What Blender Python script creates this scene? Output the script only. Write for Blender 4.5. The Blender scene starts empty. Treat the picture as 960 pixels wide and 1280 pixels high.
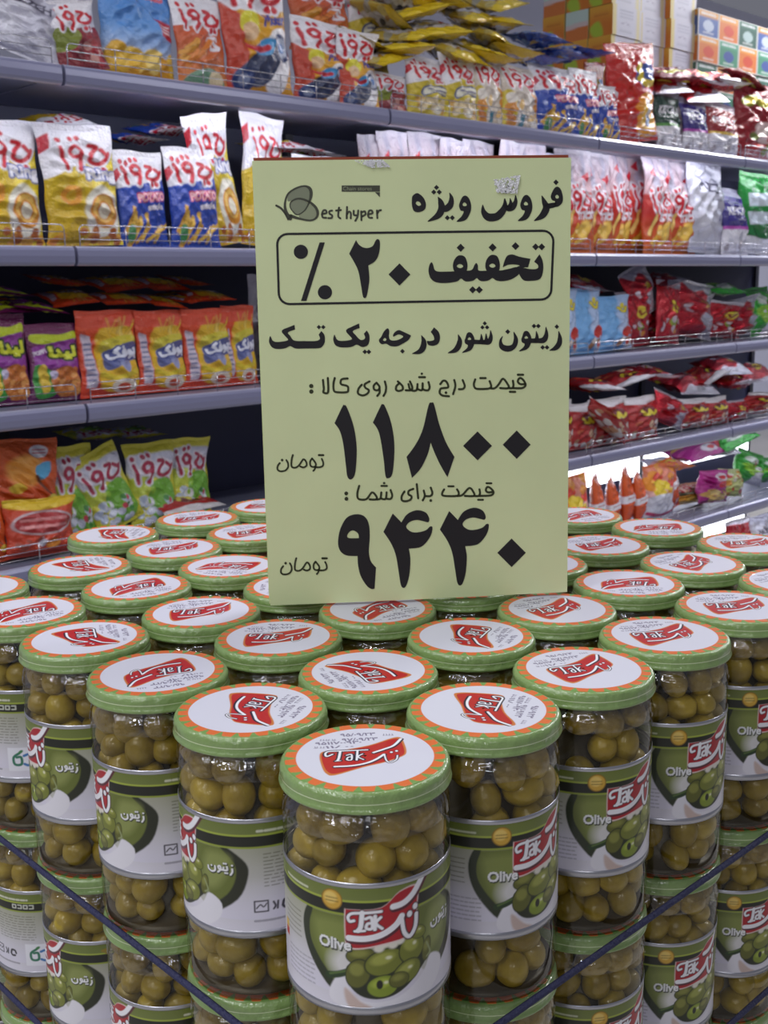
import bpy, bmesh, math, random
import numpy as np
from mathutils import Vector, Matrix, noise
from mathutils.geometry import tessellate_polygon

random.seed(7)
rng = np.random.default_rng(11)
SC = bpy.context.scene
COL = SC.collection
PI = math.pi

# ------------------------------------------------------------------ camera, world, lights, exposure
U = 0.0866                                   # jar spacing in the stack
F_PX, PITCH, ROLL, YAW, HU = 1381.72876, 0.203003723, -0.0157607362, -0.0280505979, 2.52535414
CAM_Z = 1.47
ZL = CAM_Z - HU * U                          # height of the lid tops
cam_d = bpy.data.cameras.new('camera')
cam = bpy.data.objects.new('camera', cam_d)
COL.objects.link(cam)
cam_d.sensor_fit = 'VERTICAL'
cam_d.sensor_height = 36.0
cam_d.lens = F_PX * 36.0 / 1280.0
cam_d.clip_start = 0.02
cam.matrix_world = Matrix.Translation((0, 0, CAM_Z)) @ Matrix.Rotation(PI / 2 - PITCH, 4, 'X') @ Matrix.Rotation(ROLL, 4, 'Z')
cam_d.dof.use_dof = True
cam_d.dof.focus_distance = 0.62
cam_d.dof.aperture_fstop = 30.0
SC.camera = cam

world = bpy.data.worlds.new('store_ambient')
SC.world = world
world.use_nodes = True
bg = world.node_tree.nodes['Background']
bg.inputs[0].default_value = (0.82, 0.84, 1.0, 1)
bg.inputs[1].default_value = 0.16

def area(name, loc, size, size_y, power, rz=0.0, color=(0.96, 0.97, 1.0)):
    l = bpy.data.lights.new(name, 'AREA')
    l.shape = 'RECTANGLE'
    l.size, l.size_y, l.energy, l.color = size, size_y, power, color
    o = bpy.data.objects.new(name, l)
    o.location = loc
    o.rotation_euler = (0, 0, rz)
    COL.objects.link(o)
    return o

A44 = math.radians(43.98)
# rows of ceiling lamps over the aisles
LAMPS = [(-1.1, -0.5, 17), (-0.8, 1.2, 10), (0.9, 1.8, 13), (-2.4, 0.7, 17), (2.6, 2.4, 32), (-1.7, -2.4, 21), (-3.6, -1.4, 17), (-0.2, -3.2, 18), (-2.6, -4.6, 17), (0.4, -5.6, 14), (-4.6, -3.6, 16), (2.9, 5.6, 70), (-3.4, 5.4, 60), (5.2, 8.0, 60)]
for x, y, p in LAMPS:
    area('ceiling_lamp', (x, y, 3.3), 1.5, 0.22, p, A44)

SC.view_settings.view_transform = 'Standard'
SC.view_settings.look = 'None'
SC.view_settings.gamma = 1.0
SC.view_settings.use_curve_mapping = False
SC.view_settings.exposure = 0.2
SC.cycles.transparent_max_bounces = 24
SC.cycles.max_bounces = 8
SC.cycles.use_denoising = True
SC.cycles.sample_clamp_indirect = 6.0

# ------------------------------------------------------------------ photo geometry helpers
def ray(x, y):
    a, b = x - 480.0, y - 640.0
    cr, sr = math.cos(ROLL), math.sin(ROLL)
    xr, yr = (cr * a + sr * b) / F_PX, (-sr * a + cr * b) / F_PX
    c, s = math.cos(PITCH), math.sin(PITCH)
    return Vector((xr, c - yr * s, -s - yr * c))

def project(P):
    c, s = math.cos(PITCH), math.sin(PITCH)
    X, Y, Z = P[0], P[1], P[2] - CAM_Z
    d, up = Y * c - Z * s, Y * s + Z * c
    xr, yr = X / d * F_PX, -up / d * F_PX
    cr, sr = math.cos(ROLL), math.sin(ROLL)
    return 480 + cr * xr - sr * yr, 640 + sr * xr + cr * yr, d

DU = Vector((-math.sin(YAW + PI / 4), math.cos(YAW + PI / 4), 0))
DV = Vector((math.sin(PI / 4 - YAW), math.cos(PI / 4 - YAW), 0))
G0 = Vector((-0.143575275, 5.63096237, 0))
def grid(u, v):
    return (G0 + u * DU + v * DV) * U

# the shelf run: front edge line, SO = its point at t = 0, ET along it, EN towards the aisle
SO = Vector((0, 3.2667, 0))
ET = Vector((math.cos(A44), math.sin(A44), 0))
EN = Vector((ET.y, -ET.x, 0))
def shelf_pt(t, d, z):
    p = SO + ET * t - EN * d
    return Vector((p.x, p.y, z))
def shelf_hit(x, y, d):
    """t along the shelf run and height where the sight line of pixel x, y meets the upright plane d behind the edge"""
    r = ray(x, y)
    o = SO - EN * d
    k = o.dot(EN) / r.dot(EN)
    P = r * k
    return (P - o).dot(ET), P.z + CAM_Z

# ------------------------------------------------------------------ materials
def lin(c):
    c = np.asarray(c, float)
    if c.max() > 1.0:
        c = c / 255.0
    return np.where(c <= 0.04045, c / 12.92, ((c + 0.055) / 1.055) ** 2.4)

def mat(name, col, rough=0.5, metal=0.0, coat=0.0, bump=0.0, bscale=60.0, vary=0.0, spec=0.5):
    m = bpy.data.materials.new(name)
    m.use_nodes = True
    nt = m.node_tree
    b = nt.nodes['Principled BSDF']
    c = [float(v) for v in lin(col)]
    b.inputs['Base Color'].default_value = (*c, 1)
    b.inputs['Roughness'].default_value = rough
    b.inputs['Metallic'].default_value = metal
    b.inputs['Coat Weight'].default_value = coat
    b.inputs['Coat Roughness'].default_value = 0.08
    b.inputs['Specular IOR Level'].default_value = spec
    if bump or vary:
        tc = nt.nodes.new('ShaderNodeTexCoord')
        n = nt.nodes.new('ShaderNodeTexNoise')
        n.inputs['Scale'].default_value = bscale
        n.inputs['Detail'].default_value = 4
        nt.links.new(tc.outputs['Object'], n.inputs['Vector'])
        if bump:
            bp = nt.nodes.new('ShaderNodeBump')
            bp.inputs['Strength'].default_value = bump
            bp.inputs['Distance'].default_value = 0.004
            nt.links.new(n.outputs['Fac'], bp.inputs['Height'])
            nt.links.new(bp.outputs['Normal'], b.inputs['Normal'])
            if coat:
                nt.links.new(bp.outputs['Normal'], b.inputs['Coat Normal'])
        if vary:
            r = nt.nodes.new('ShaderNodeValToRGB')
            r.color_ramp.elements[0].color = (*[v * (1 - vary) for v in c], 1)
            r.color_ramp.elements[1].color = (*[min(1, v * (1 + vary)) for v in c], 1)
            r.color_ramp.elements[0].position, r.color_ramp.elements[1].position = 0.35, 0.65
            nt.links.new(n.outputs['Fac'], r.inputs['Fac'])
            nt.links.new(r.outputs['Color'], b.inputs['Base Color'])
    return m

def printed(name, rough=0.3, coat=0.0, bump=0.0, bscale=60.0, metal_from_alpha=False, dist=0.004):
    """a printed surface: the inks come from the mesh's print attribute"""
    m = mat(name, (200, 200, 200), rough, 0, coat, bump, bscale)
    nt = m.node_tree
    b = nt.nodes['Principled BSDF']
    a = nt.nodes.new('ShaderNodeAttribute')
    a.attribute_name = 'print'
    nt.links.new(a.outputs['Color'], b.inputs['Base Color'])
    if metal_from_alpha:
        nt.links.new(a.outputs['Alpha'], b.inputs['Metallic'])
    for n in nt.nodes:
        if n.type == 'BUMP':
            n.inputs['Distance'].default_value = dist
    return m

def emit(name, col, strength):
    m = bpy.data.materials.new(name)
    m.use_nodes = True
    nt = m.node_tree
    nt.nodes.clear()
    e = nt.nodes.new('ShaderNodeEmission')
    e.inputs[0].default_value = (*[float(v) for v in lin(col)], 1)
    e.inputs[1].default_value = strength
    o = nt.nodes.new('ShaderNodeOutputMaterial')
    nt.links.new(e.outputs[0], o.inputs[0])
    return m

def clear_mat(name, tint, rough, bump, bscale, base=0.04, edge=0.75, tdist=0.002):
    """thin clear glass or film: looks straight through, mirrors more at grazing angles"""
    m = bpy.data.materials.new(name)
    m.use_nodes = True
    nt = m.node_tree
    nt.nodes.clear()
    o = nt.nodes.new('ShaderNodeOutputMaterial')
    mx = nt.nodes.new('ShaderNodeMixShader')
    tr = nt.nodes.new('ShaderNodeBsdfTransparent')
    gl = nt.nodes.new('ShaderNodeBsdfGlossy')
    lw = nt.nodes.new('ShaderNodeLayerWeight')
    mr = nt.nodes.new('ShaderNodeMapRange')
    pw = nt.nodes.new('ShaderNodeMath')
    pw.operation = 'POWER'
    pw.inputs[1].default_value = 3.0
    tr.inputs[0].default_value = (*[float(v) for v in lin(tint)], 1)
    gl.inputs['Roughness'].default_value = rough
    tc = nt.nodes.new('ShaderNodeTexCoord')
    n = nt.nodes.new('ShaderNodeTexNoise')
    n.inputs['Scale'].default_value = bscale
    n.inputs['Detail'].default_value = 1
    bp = nt.nodes.new('ShaderNodeBump')
    bp.inputs['Strength'].default_value = bump
    bp.inputs['Distance'].default_value = tdist
    nt.links.new(tc.outputs['Object'], n.inputs['Vector'])
    nt.links.new(n.outputs['Fac'], bp.inputs['Height'])
    nt.links.new(bp.outputs['Normal'], gl.inputs['Normal'])
    lw.inputs['Blend'].default_value = 0.5
    nt.links.new(lw.outputs['Facing'], pw.inputs[0])
    nt.links.new(pw.outputs[0], mr.inputs['Value'])
    mr.inputs['To Min'].default_value = base
    mr.inputs['To Max'].default_value = edge
    nt.links.new(mr.outputs['Result'], mx.inputs['Fac'])
    nt.links.new(tr.outputs[0], mx.inputs[1])
    nt.links.new(gl.outputs[0], mx.inputs[2])
    nt.links.new(mx.outputs[0], o.inputs[0])
    return m

def tape_mat():
    m = mat('crumpled_tape', (252, 252, 255), 0.25, 0, 0.8, 0.35, 500)  # white colour with patchy alpha stands in for glare on the clear tape
    nt = m.node_tree
    b = nt.nodes['Principled BSDF']
    tc = nt.nodes.new('ShaderNodeTexCoord')
    n = nt.nodes.new('ShaderNodeTexNoise')
    n.inputs['Scale'].default_value = 520
    n.inputs['Detail'].default_value = 2
    r = nt.nodes.new('ShaderNodeValToRGB')
    r.color_ramp.elements[0].color = (0.03, 0.03, 0.03, 1)
    r.color_ramp.elements[0].position, r.color_ramp.elements[1].position = 0.36, 0.50
    nt.links.new(tc.outputs['Object'], n.inputs['Vector'])
    nt.links.new(n.outputs['Fac'], r.inputs['Fac'])
    nt.links.new(r.outputs['Color'], b.inputs['Alpha'])
    return m
M = {}
M['glass'] = clear_mat('jar_glass', (246, 243, 234), 0.04, 0.5, 48.0, 0.035, 0.6, 0.003)
M['film'] = clear_mat('shrink_film', (250, 248, 245), 0.06, 0.9, 140.0, 0.13, 0.6, 0.003)
M['tape'] = tape_mat()
M['lid'] = mat('lid_green', (138, 166, 100), 0.3, 0, 0.9, 0.4, 150)
M['lid_line'] = mat('lid_line', (206, 222, 176), 0.35, 0, 0.5)
M['lid_print'] = printed('lid_print', 0.5, 0.22, 0.06, 60)
M['lid_print'].node_tree.nodes['Principled BSDF'].inputs['Specular IOR Level'].default_value = 0.25
M['label'] = printed('paper_label', 0.42, 0.3)
M['silver'] = mat('silver_band', (190, 190, 198), 0.28, 0.85)
M['brine'] = mat('brine', (58, 47, 22), 0.4, vary=0.35, bscale=70)
M['bag'] = printed('bag_film', 0.22, 0.5, 0.6, 24, True, 0.007)
M['card'] = mat('yellow_card', (230, 241, 186), 0.55, vary=0.03, bscale=14)
M['ink'] = mat('black_ink', (30, 28, 32), 0.5)
M['olive_ink'] = mat('dark_ink', (52, 58, 28), 0.5)
M['grey_ink'] = mat('grey_ink', (74, 76, 62), 0.5)
M['grey_fill'] = mat('grey_fill', (140, 147, 122), 0.55)
M['grey_fill2'] = mat('light_grey_fill', (158, 166, 134), 0.55)
M['board'] = mat('brown_board', (150, 92, 52), 0.7)
M['red_board'] = mat('red_edge', (150, 66, 44), 0.6)
M['shelf'] = mat('shelf_metal', (132, 134, 158), 0.4, 0.15)
M['rail'] = mat('price_rail', (126, 126, 156), 0.28, 0.1, 0.3)
M['rail_edge'] = mat('rail_edge', (176, 176, 200), 0.25, 0.3)
M['panel'] = mat('back_panel', (52, 54, 84), 0.5)
M['post'] = mat('upright', (40, 40, 52), 0.5)
M['chrome'] = mat('chrome_wire', (200, 198, 205), 0.2, 0.9)
M['cord'] = mat('cord', (44, 46, 84), 0.6, bump=0.6, bscale=400)
M['floor'] = mat('floor_tile', (188, 184, 178), 0.3, vary=0.05, bscale=3)
M['wall'] = mat('wall_paint', (205, 206, 226), 0.7)
M['plinth'] = mat('dark_board', (52, 44, 28), 0.8)
M['carton'] = printed('carton_print', 0.45, 0.35)
M['led'] = emit('led_bar', (240, 244, 255), 19.0)
M['led_added'] = emit('led_added', (240, 244, 255), 8.0)
M['led_big'] = emit('led_diffuser', (240, 244, 255), 4.0)
M['housing'] = mat('lamp_housing', (225, 225, 232), 0.4)

def olive_mat(name, c1, c2):
    m = mat(name, c1, 0.3, 0, 0.25, 0.12, 260)
    nt = m.node_tree
    b = nt.nodes['Principled BSDF']
    tc = nt.nodes.new('ShaderNodeTexCoord')
    oi = nt.nodes.new('ShaderNodeObjectInfo')
    n = nt.nodes.new('ShaderNodeTexNoise')
    n.inputs['Scale'].default_value = 85
    n.inputs['Detail'].default_value = 5
    n.noise_dimensions = '4D'
    ml = nt.nodes.new('ShaderNodeMath'); ml.operation = 'MULTIPLY'; ml.inputs[1].default_value = 40
    nt.links.new(oi.outputs['Random'], ml.inputs[0])
    nt.links.new(ml.outputs[0], n.inputs['W'])
    nt.links.new(tc.outputs['Object'], n.inputs['Vector'])
    r = nt.nodes.new('ShaderNodeValToRGB')
    r.color_ramp.elements[0].color = (*[float(v) for v in lin(c1)], 1)
    r.color_ramp.elements[1].color = (*[float(v) for v in lin(c2)], 1)
    r.color_ramp.elements[0].position, r.color_ramp.elements[1].position = 0.3, 0.72
    nt.links.new(n.outputs['Fac'], r.inputs['Fac'])
    h = nt.nodes.new('ShaderNodeHueSaturation')
    mr = nt.nodes.new('ShaderNodeMapRange')
    mr.inputs['To Min'].default_value, mr.inputs['To Max'].default_value = 0.8, 1.2
    nt.links.new(oi.outputs['Random'], mr.inputs['Value'])
    nt.links.new(mr.outputs['Result'], h.inputs['Value'])
    nt.links.new(r.outputs['Color'], h.inputs['Color'])
    nt.links.new(h.outputs['Color'], b.inputs['Base Color'])
    return m
M['olive'] = olive_mat('olive_skin', (136, 114, 34), (184, 162, 60))

# ------------------------------------------------------------------ mesh helpers
def mesh_from(name, verts, faces, mats, idx=None, smooth=True):
    me = bpy.data.meshes.new(name)
    me.from_pydata([tuple(v) for v in verts], [], faces)
    for m in mats:
        me.materials.append(m)
    if idx is not None:
        me.polygons.foreach_set('material_index', np.asarray(idx, np.int32))
    if smooth:
        me.polygons.foreach_set('use_smooth', np.ones(len(me.polygons), bool))
    me.update()
    return me

def link(name, me, parent=None):
    o = bpy.data.objects.new(name, me)
    COL.objects.link(o)
    if parent is not None:
        o.parent = parent
    return o

def tag(o, label, cat, group=None, kind=None):
    if label: o['label'] = label
    if cat: o['category'] = cat
    if group: o['group'] = group
    if kind: o['kind'] = kind
    return o

def empty(name, loc=(0, 0, 0)):
    o = bpy.data.objects.new(name, None)
    o.empty_display_size = 0.02
    COL.objects.link(o)
    o.location = loc
    return o

def copy_tree(o, parent=None):
    c = o.copy()
    COL.objects.link(c)
    if parent is not None:
        c.parent = parent
    for ch in list(o.children):
        copy_tree(ch, c)
    return c

class MB:
    """collects boxes, tubes and quads with material slots into one mesh"""
    def __init__(s):
        s.v, s.f, s.i = [], [], []
    def add(s, vs, fs, mi=0):
        k = len(s.v)
        s.v += [tuple(p) for p in vs]
        s.f += [tuple(k + j for j in q) for q in fs]
        s.i += [mi] * len(fs)
    def hexa(s, c, ax, ay, az, mi=0):
        c, ax, ay, az = Vector(c), Vector(ax), Vector(ay), Vector(az)
        vs = [c + ax * i + ay * j + az * k for k in (-.5, .5) for j in (-.5, .5) for i in (-.5, .5)]
        s.add(vs, [(0, 2, 3, 1), (4, 5, 7, 6), (0, 1, 5, 4), (2, 6, 7, 3), (0, 4, 6, 2), (1, 3, 7, 5)], mi)
    def tube(s, pts, r, n=8, mi=0, closed=False):
        pts = [Vector(p) for p in pts]
        rings = []
        N = len(pts)
        for k, p in enumerate(pts):
            a = pts[(k - 1) % N] if (closed or k > 0) else p
            b = pts[(k + 1) % N] if (closed or k < N - 1) else p
            t = (b - a).normalized()
            ref = Vector((0, 0, 1)) if abs(t.z) < 0.9 else Vector((1, 0, 0))
            x = t.cross(ref).normalized()
            y = x.cross(t)
            rings.append([p + (x * math.cos(2 * PI * j / n) + y * math.sin(2 * PI * j / n)) * r for j in range(n)])
        vs = [q for g in rings for q in g]
        fs = []
        for k in range(N if closed else N - 1):
            for j in range(n):
                a, b = k * n + j, k * n + (j + 1) % n
                k2 = (k + 1) % N
                fs.append((a, b, k2 * n + (j + 1) % n, k2 * n + j))
        if not closed:
            fs += [tuple(range(n - 1, -1, -1)), tuple((N - 1) * n + j for j in range(n))]
        s.add(vs, fs, mi)
    def build(s, name, mats, parent=None, smooth=False):
        return link(name, mesh_from(name, s.v, s.f, mats, s.i, smooth), parent)

def lathe(profile, n=64, seg_mat=None):
    vs, fs, idx = [], [], []
    for r, z in profile:
        for j in range(n):
            a = 2 * PI * j / n
            vs.append((r * math.cos(a), r * math.sin(a), z))
    for k in range(len(profile) - 1):
        for j in range(n):
            fs.append((k * n + j, k * n + (j + 1) % n, (k + 1) * n + (j + 1) % n, (k + 1) * n + j))
            idx.append(seg_mat[k] if seg_mat else 0)
    return vs, fs, idx

def catmull(pts, closed=True, sub=6):
    """smooth curve through points; a third element marks a corner"""
    P = [(p[0], p[1]) for p in pts]
    corner = [len(p) > 2 for p in pts]
    n = len(P)
    out = []
    for i in range(n if closed else n - 1):
        p1, p2 = P[i], P[(i + 1) % n]
        p0 = P[(i - 1) % n] if (closed or i > 0) else p1
        p3 = P[(i + 2) % n] if (closed or i < n - 2) else p2
        if corner[i]: p0 = p1
        if corner[(i + 1) % n]: p3 = p2
        for k in range(sub):
            t = k / sub
            out.append(tuple(0.5 * (2 * p1[d] + (p2[d] - p0[d]) * t + (2 * p0[d] - 5 * p1[d] + 4 * p2[d] - p3[d]) * t * t
                                    + (3 * p1[d] - p0[d] - 3 * p2[d] + p3[d]) * t ** 3) for d in (0, 1)))
    if not closed:
        out.append(P[-1])
    return out

_txt = {}
def text_tris(s):
    """triangles of a word in the built-in font: list of 3x2 arrays, and its width and height"""
    if s not in _txt:
        c = bpy.data.curves.new('lettering', 'FONT')
        c.body = s
        c.resolution_u = 3
        o = bpy.data.objects.new('lettering', c)
        COL.objects.link(o)
        bpy.context.view_layer.update()
        me = o.to_mesh()
        me.calc_loop_triangles()
        co = np.array([v.co[:2] for v in me.vertices])
        tr = [co[list(t.vertices)] for t in me.loop_triangles]
        o.to_mesh_clear()
        bpy.data.objects.remove(o)
        bpy.data.curves.remove(c)
        lo, hi = co.min(0), co.max(0)
        _txt[s] = ([t - lo for t in tr], hi - lo)
    return _txt[s]

# ------------------------------------------------------------------ a small painter for printed designs (y down)
class Canvas:
    def __init__(s, w, h, px):
        s.k = px
        s.W, s.H = int(round(w * px)), int(round(h * px))
        s.w, s.h = w, h
        s.a = np.ones((s.H, s.W, 4))
        s.a[..., 3] = 0
    def _win(s, lo, hi, pad):
        x0, y0 = max(0, int((lo[0] - pad) * s.k)), max(0, int((lo[1] - pad) * s.k))
        x1, y1 = min(s.W, int((hi[0] + pad) * s.k) + 2), min(s.H, int((hi[1] + pad) * s.k) + 2)
        if x0 >= x1 or y0 >= y1: return None
        X, Y = np.meshgrid((np.arange(x0, x1) + .5) / s.k, (np.arange(y0, y1) + .5) / s.k)
        return slice(y0, y1), slice(x0, x1), X, Y
    def _mix(s, sy, sx, cov, col, m=None):
        c = np.asarray(lin(col))
        cov = cov[..., None]
        s.a[sy, sx, :3] = s.a[sy, sx, :3] * (1 - cov) + c * cov
        if m is not None:
            s.a[sy, sx, 3] = s.a[sy, sx, 3] * (1 - cov[..., 0]) + m * cov[..., 0]
    def fill(s, c1, c2=None, m=0.0):
        c1 = lin(c1); c2 = c1 if c2 is None else lin(c2)
        t = np.linspace(0, 1, s.H)[:, None, None]
        s.a[..., :3] = c1 * (1 - t) + c2 * t
        s.a[..., 3] = m
    def grad(s, col, x0, y0, x1, y1, a0=0.0, a1=1.0):
        """blend a colour in over a box, from share a0 at y0 to a1 at y1"""
        w = s._win((x0, y0), (x1, y1), 0)
        if w is None: return
        sy, sx, X, Y = w
        t = np.clip((Y - y0) / (y1 - y0), 0, 1)
        s._mix(sy, sx, (a0 + (a1 - a0) * t) * ((X >= x0) & (X <= x1) & (Y >= y0) & (Y <= y1)), col)
    def poly(s, col, pts, smooth=False, m=None, soft=1.0, op=1.0):
        if smooth: pts = catmull(pts, True, 4)
        P = np.array([p[:2] for p in pts], float)
        w = s._win(P.min(0), P.max(0), 1.5 * soft / s.k)
        if w is None: return
        sy, sx, X, Y = w
        ins = np.zeros(X.shape, bool)
        D = np.full(X.shape, 1e9)
        Q = np.roll(P, -1, 0)
        for (ax, ay), (bx, by) in zip(P, Q):
            if ay != by:
                c = (ay > Y) != (by > Y)
                ins ^= c & (X < (bx - ax) * (Y - ay) / (by - ay) + ax)
            dx, dy = bx - ax, by - ay
            L = dx * dx + dy * dy + 1e-12
            t = np.clip(((X - ax) * dx + (Y - ay) * dy) / L, 0, 1)
            D = np.minimum(D, (X - ax - t * dx) ** 2 + (Y - ay - t * dy) ** 2)
        sd = np.where(ins, 1, -1) * np.sqrt(D) * s.k / soft
        s._mix(sy, sx, np.clip(sd + .5, 0, 1) * op, col, m)
    def stroke(s, col, width, pts, smooth=True, m=None, op=1.0):
        if smooth and len(pts) > 2: pts = catmull(pts, False, 4)
        P = np.array([p[:2] for p in pts], float)
        w = s._win(P.min(0), P.max(0), width / 2 + 1.5 / s.k)
        if w is None: return
        sy, sx, X, Y = w
        D = np.full(X.shape, 1e9)
        for (ax, ay), (bx, by) in zip(P[:-1], P[1:]):
            dx, dy = bx - ax, by - ay
            L = dx * dx + dy * dy + 1e-12
            t = np.clip(((X - ax) * dx + (Y - ay) * dy) / L, 0, 1)
            D = np.minimum(D, (X - ax - t * dx) ** 2 + (Y - ay - t * dy) ** 2)
        s._mix(sy, sx, np.clip((width / 2 - np.sqrt(D)) * s.k + .5, 0, 1) * op, col, m)
    def ell(s, col, cx, cy, rx, ry, m=None, soft=1.0, rot=0.0, op=1.0):
        r = max(rx, ry)
        w = s._win((cx - r, cy - r), (cx + r, cy + r), 2 * soft / s.k)
        if w is None: return
        sy, sx, X, Y = w
        c, q = math.cos(rot), math.sin(rot)
        a, b = (X - cx) * c + (Y - cy) * q, -(X - cx) * q + (Y - cy) * c
        d = (1 - np.sqrt((a / rx) ** 2 + (b / ry) ** 2)) * min(rx, ry) * s.k / soft
        s._mix(sy, sx, np.clip(d + .5, 0, 1) * op, col, m)
    def text(s, col, word, x, y, h, w=None, rot=0.0, bold=0.0):
        tr, size = text_tris(word)
        k = h / size[1]
        kx = k if w is None else w / size[0]
        c, q = math.cos(rot), math.sin(rot)
        for t in tr:
            p = np.stack([t[:, 0] * kx, h - t[:, 1] * k], 1)
            p = np.stack([x + p[:, 0] * c - p[:, 1] * q, y + p[:, 0] * q + p[:, 1] * c], 1)
            if bold:
                for a, b in ((0, 1), (1, 2), (2, 0)):
                    s.stroke(col, bold, [p[a], p[b]], False)
            s.poly(col, p)
    def lines(s, col, x0, y0, x1, y1, n, seed=1, op=0.6, w=None):
        """rows of unreadably small print"""
        r = random.Random(seed)
        dy = (y1 - y0) / max(1, n)
        for i in range(n):
            y, x = y0 + dy * (i + .5), x0
            while x < x1:
                L = r.uniform(.06, .2) * (x1 - x0)
                s.stroke(col, w or dy * .42, [(x, y), (min(x1, x + L), y)], False, op=op)
                x += L + .05 * (x1 - x0)
    def sample(s, X, Y):
        """colours at arrays of design coordinates"""
        fx, fy = np.clip(X * s.k - .5, 0, s.W - 1.001), np.clip(Y * s.k - .5, 0, s.H - 1.001)
        ix, iy = fx.astype(int), fy.astype(int)
        tx, ty = (fx - ix)[..., None], (fy - iy)[..., None]
        A = s.a
        ix1, iy1 = np.minimum(ix + 1, s.W - 1), np.minimum(iy + 1, s.H - 1)
        return (A[iy, ix] * (1 - tx) + A[iy, ix1] * tx) * (1 - ty) + (A[iy1, ix] * (1 - tx) + A[iy1, ix1] * tx) * ty

def set_print(me, cols):
    at = me.color_attributes.new('print', 'FLOAT_COLOR', 'POINT')
    at.data.foreach_set('color', np.asarray(cols, np.float32).reshape(-1))

def grid_faces(nu, nv, wrap=False, flip=False):
    i = np.arange(nv - 1)[:, None] * nu
    j = np.arange(nu if wrap else nu - 1)[None, :]
    j2 = (j + 1) % nu
    a, b, c, d = i + j, i + j2, i + nu + j2, i + nu + j
    q = np.stack([a, b, c, d] if not flip else [d, c, b, a], -1).reshape(-1, 4)
    return q

def grid_mesh(name, co, faces, mats, cols=None):
    me = bpy.data.meshes.new(name)
    n, m = len(co), len(faces)
    me.vertices.add(n)
    me.vertices.foreach_set('co', np.asarray(co, np.float32).reshape(-1))
    me.loops.add(m * 4)
    me.loops.foreach_set('vertex_index', np.asarray(faces, np.int32).reshape(-1))
    me.polygons.add(m)
    me.polygons.foreach_set('loop_start', np.arange(0, m * 4, 4, dtype=np.int32))
    me.update(calc_edges=True)
    for mm in mats:
        me.materials.append(mm)
    me.polygons.foreach_set('use_smooth', np.ones(m, bool))
    if cols is not None:
        set_print(me, cols)
    me.validate()
    return me

# ------------------------------------------------------------------ the room
fl = MB(); fl.hexa((0, 3, -0.05), (30, 0, 0), (0, 30, 0), (0, 0, 0.1))
tag(fl.build('floor', [M['floor']]), None, None, kind='structure')
wl = MB()
wl.hexa(shelf_pt(0.5, 3.0, 1.9), ET * 22, EN * 0.1, (0, 0, 3.8))
tag(wl.build('wall_back', [M['wall']]), None, None, kind='structure')

# ------------------------------------------------------------------ shelving
ZS = [1.935, 1.544, 1.184, 0.825, 0.465, 0.106]        # top, second ... sixth shelf: height of the price rail's middle
SH_NAME = ['top shelf', 'second shelf', 'third shelf', 'fourth shelf', 'fifth shelf', 'lowest shelf']
SEAM = [-1.98, -0.97, 0.04, 1.05, 2.07, 3.08]
BAY = ['leftmost bay', 'second bay from left', 'middle bay', 'fourth bay from left', 'rightmost bay']
SURF = 0.020                                            # shelf surface above the rail's middle

def build_bay_shelf(k, b):
    t0, t1 = SEAM[b] + 0.004, SEAM[b + 1] - 0.004
    z = ZS[k]
    root = empty('shelf', shelf_pt((t0 + t1) / 2, 0, z))
    tag(root, f'grey metal shelf with rounded price rail, {SH_NAME[k]}, {BAY[b]}', 'shelf', 'gondola shelves')
    L = t1 - t0
    mb = MB()
    mb.hexa(-EN * 0.232 + Vector((0, 0, SURF - 0.011)), ET * L, EN * 0.436, (0, 0, 0.022))
    mb.build('shelf_board', [M['shelf']], root)
    # rounded price rail
    prof = [(-0.012, 0.022), (0.0, 0.0225), (0.006, 0.019), (0.010, 0.013), (0.0115, 0.0), (0.010, -0.014), (0.006, -0.0195), (0.002, -0.0215), (-0.012, -0.0215)]
    vs, fs, idx = [], [], []
    n = len(prof)
    for s in (-.5, .5):
        for d, zz in prof:
            vs.append(ET * (L * s) + EN * d + Vector((0, 0, zz)))
    for i in range(n - 1):
        fs.append((i, n + i, n + i + 1, i + 1)); idx.append(1 if i in (1, 6) else 0)
    fs += [tuple(range(n)), tuple(range(2 * n - 1, n - 1, -1))]; idx += [0, 0]
    link('price_rail', mesh_from('price_rail', vs, fs, [M['rail'], M['rail_edge']], idx, False), root)
    # wire fence
    w = MB()
    zb, zt, r = 0.022, 0.070, 0.0013
    x0, x1 = -L / 2 + 0.015, L / 2 - 0.015
    P = lambda x, zz: ET * x + EN * -0.004 + Vector((0, 0, zz))
    c = 0.010
    w.tube([P(x0, zb), P(x0, zt - c), P(x0 + c * .3, zt - c * .3), P(x0 + c, zt), P(x1 - c, zt), P(x1 - c * .3, zt - c * .3), P(x1, zt - c), P(x1, zb)], r, 6)
    for zz in (0.038, 0.054):
        w.tube([P(x0, zz), P(x1, zz)], r * .8, 6)
    for i in range(1, 8):
        x = x0 + (x1 - x0) * i / 8
        w.tube([P(x, zb), P(x, zt)], r, 6)
    w.build('wire_fence', [M['chrome']], root, True)

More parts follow.
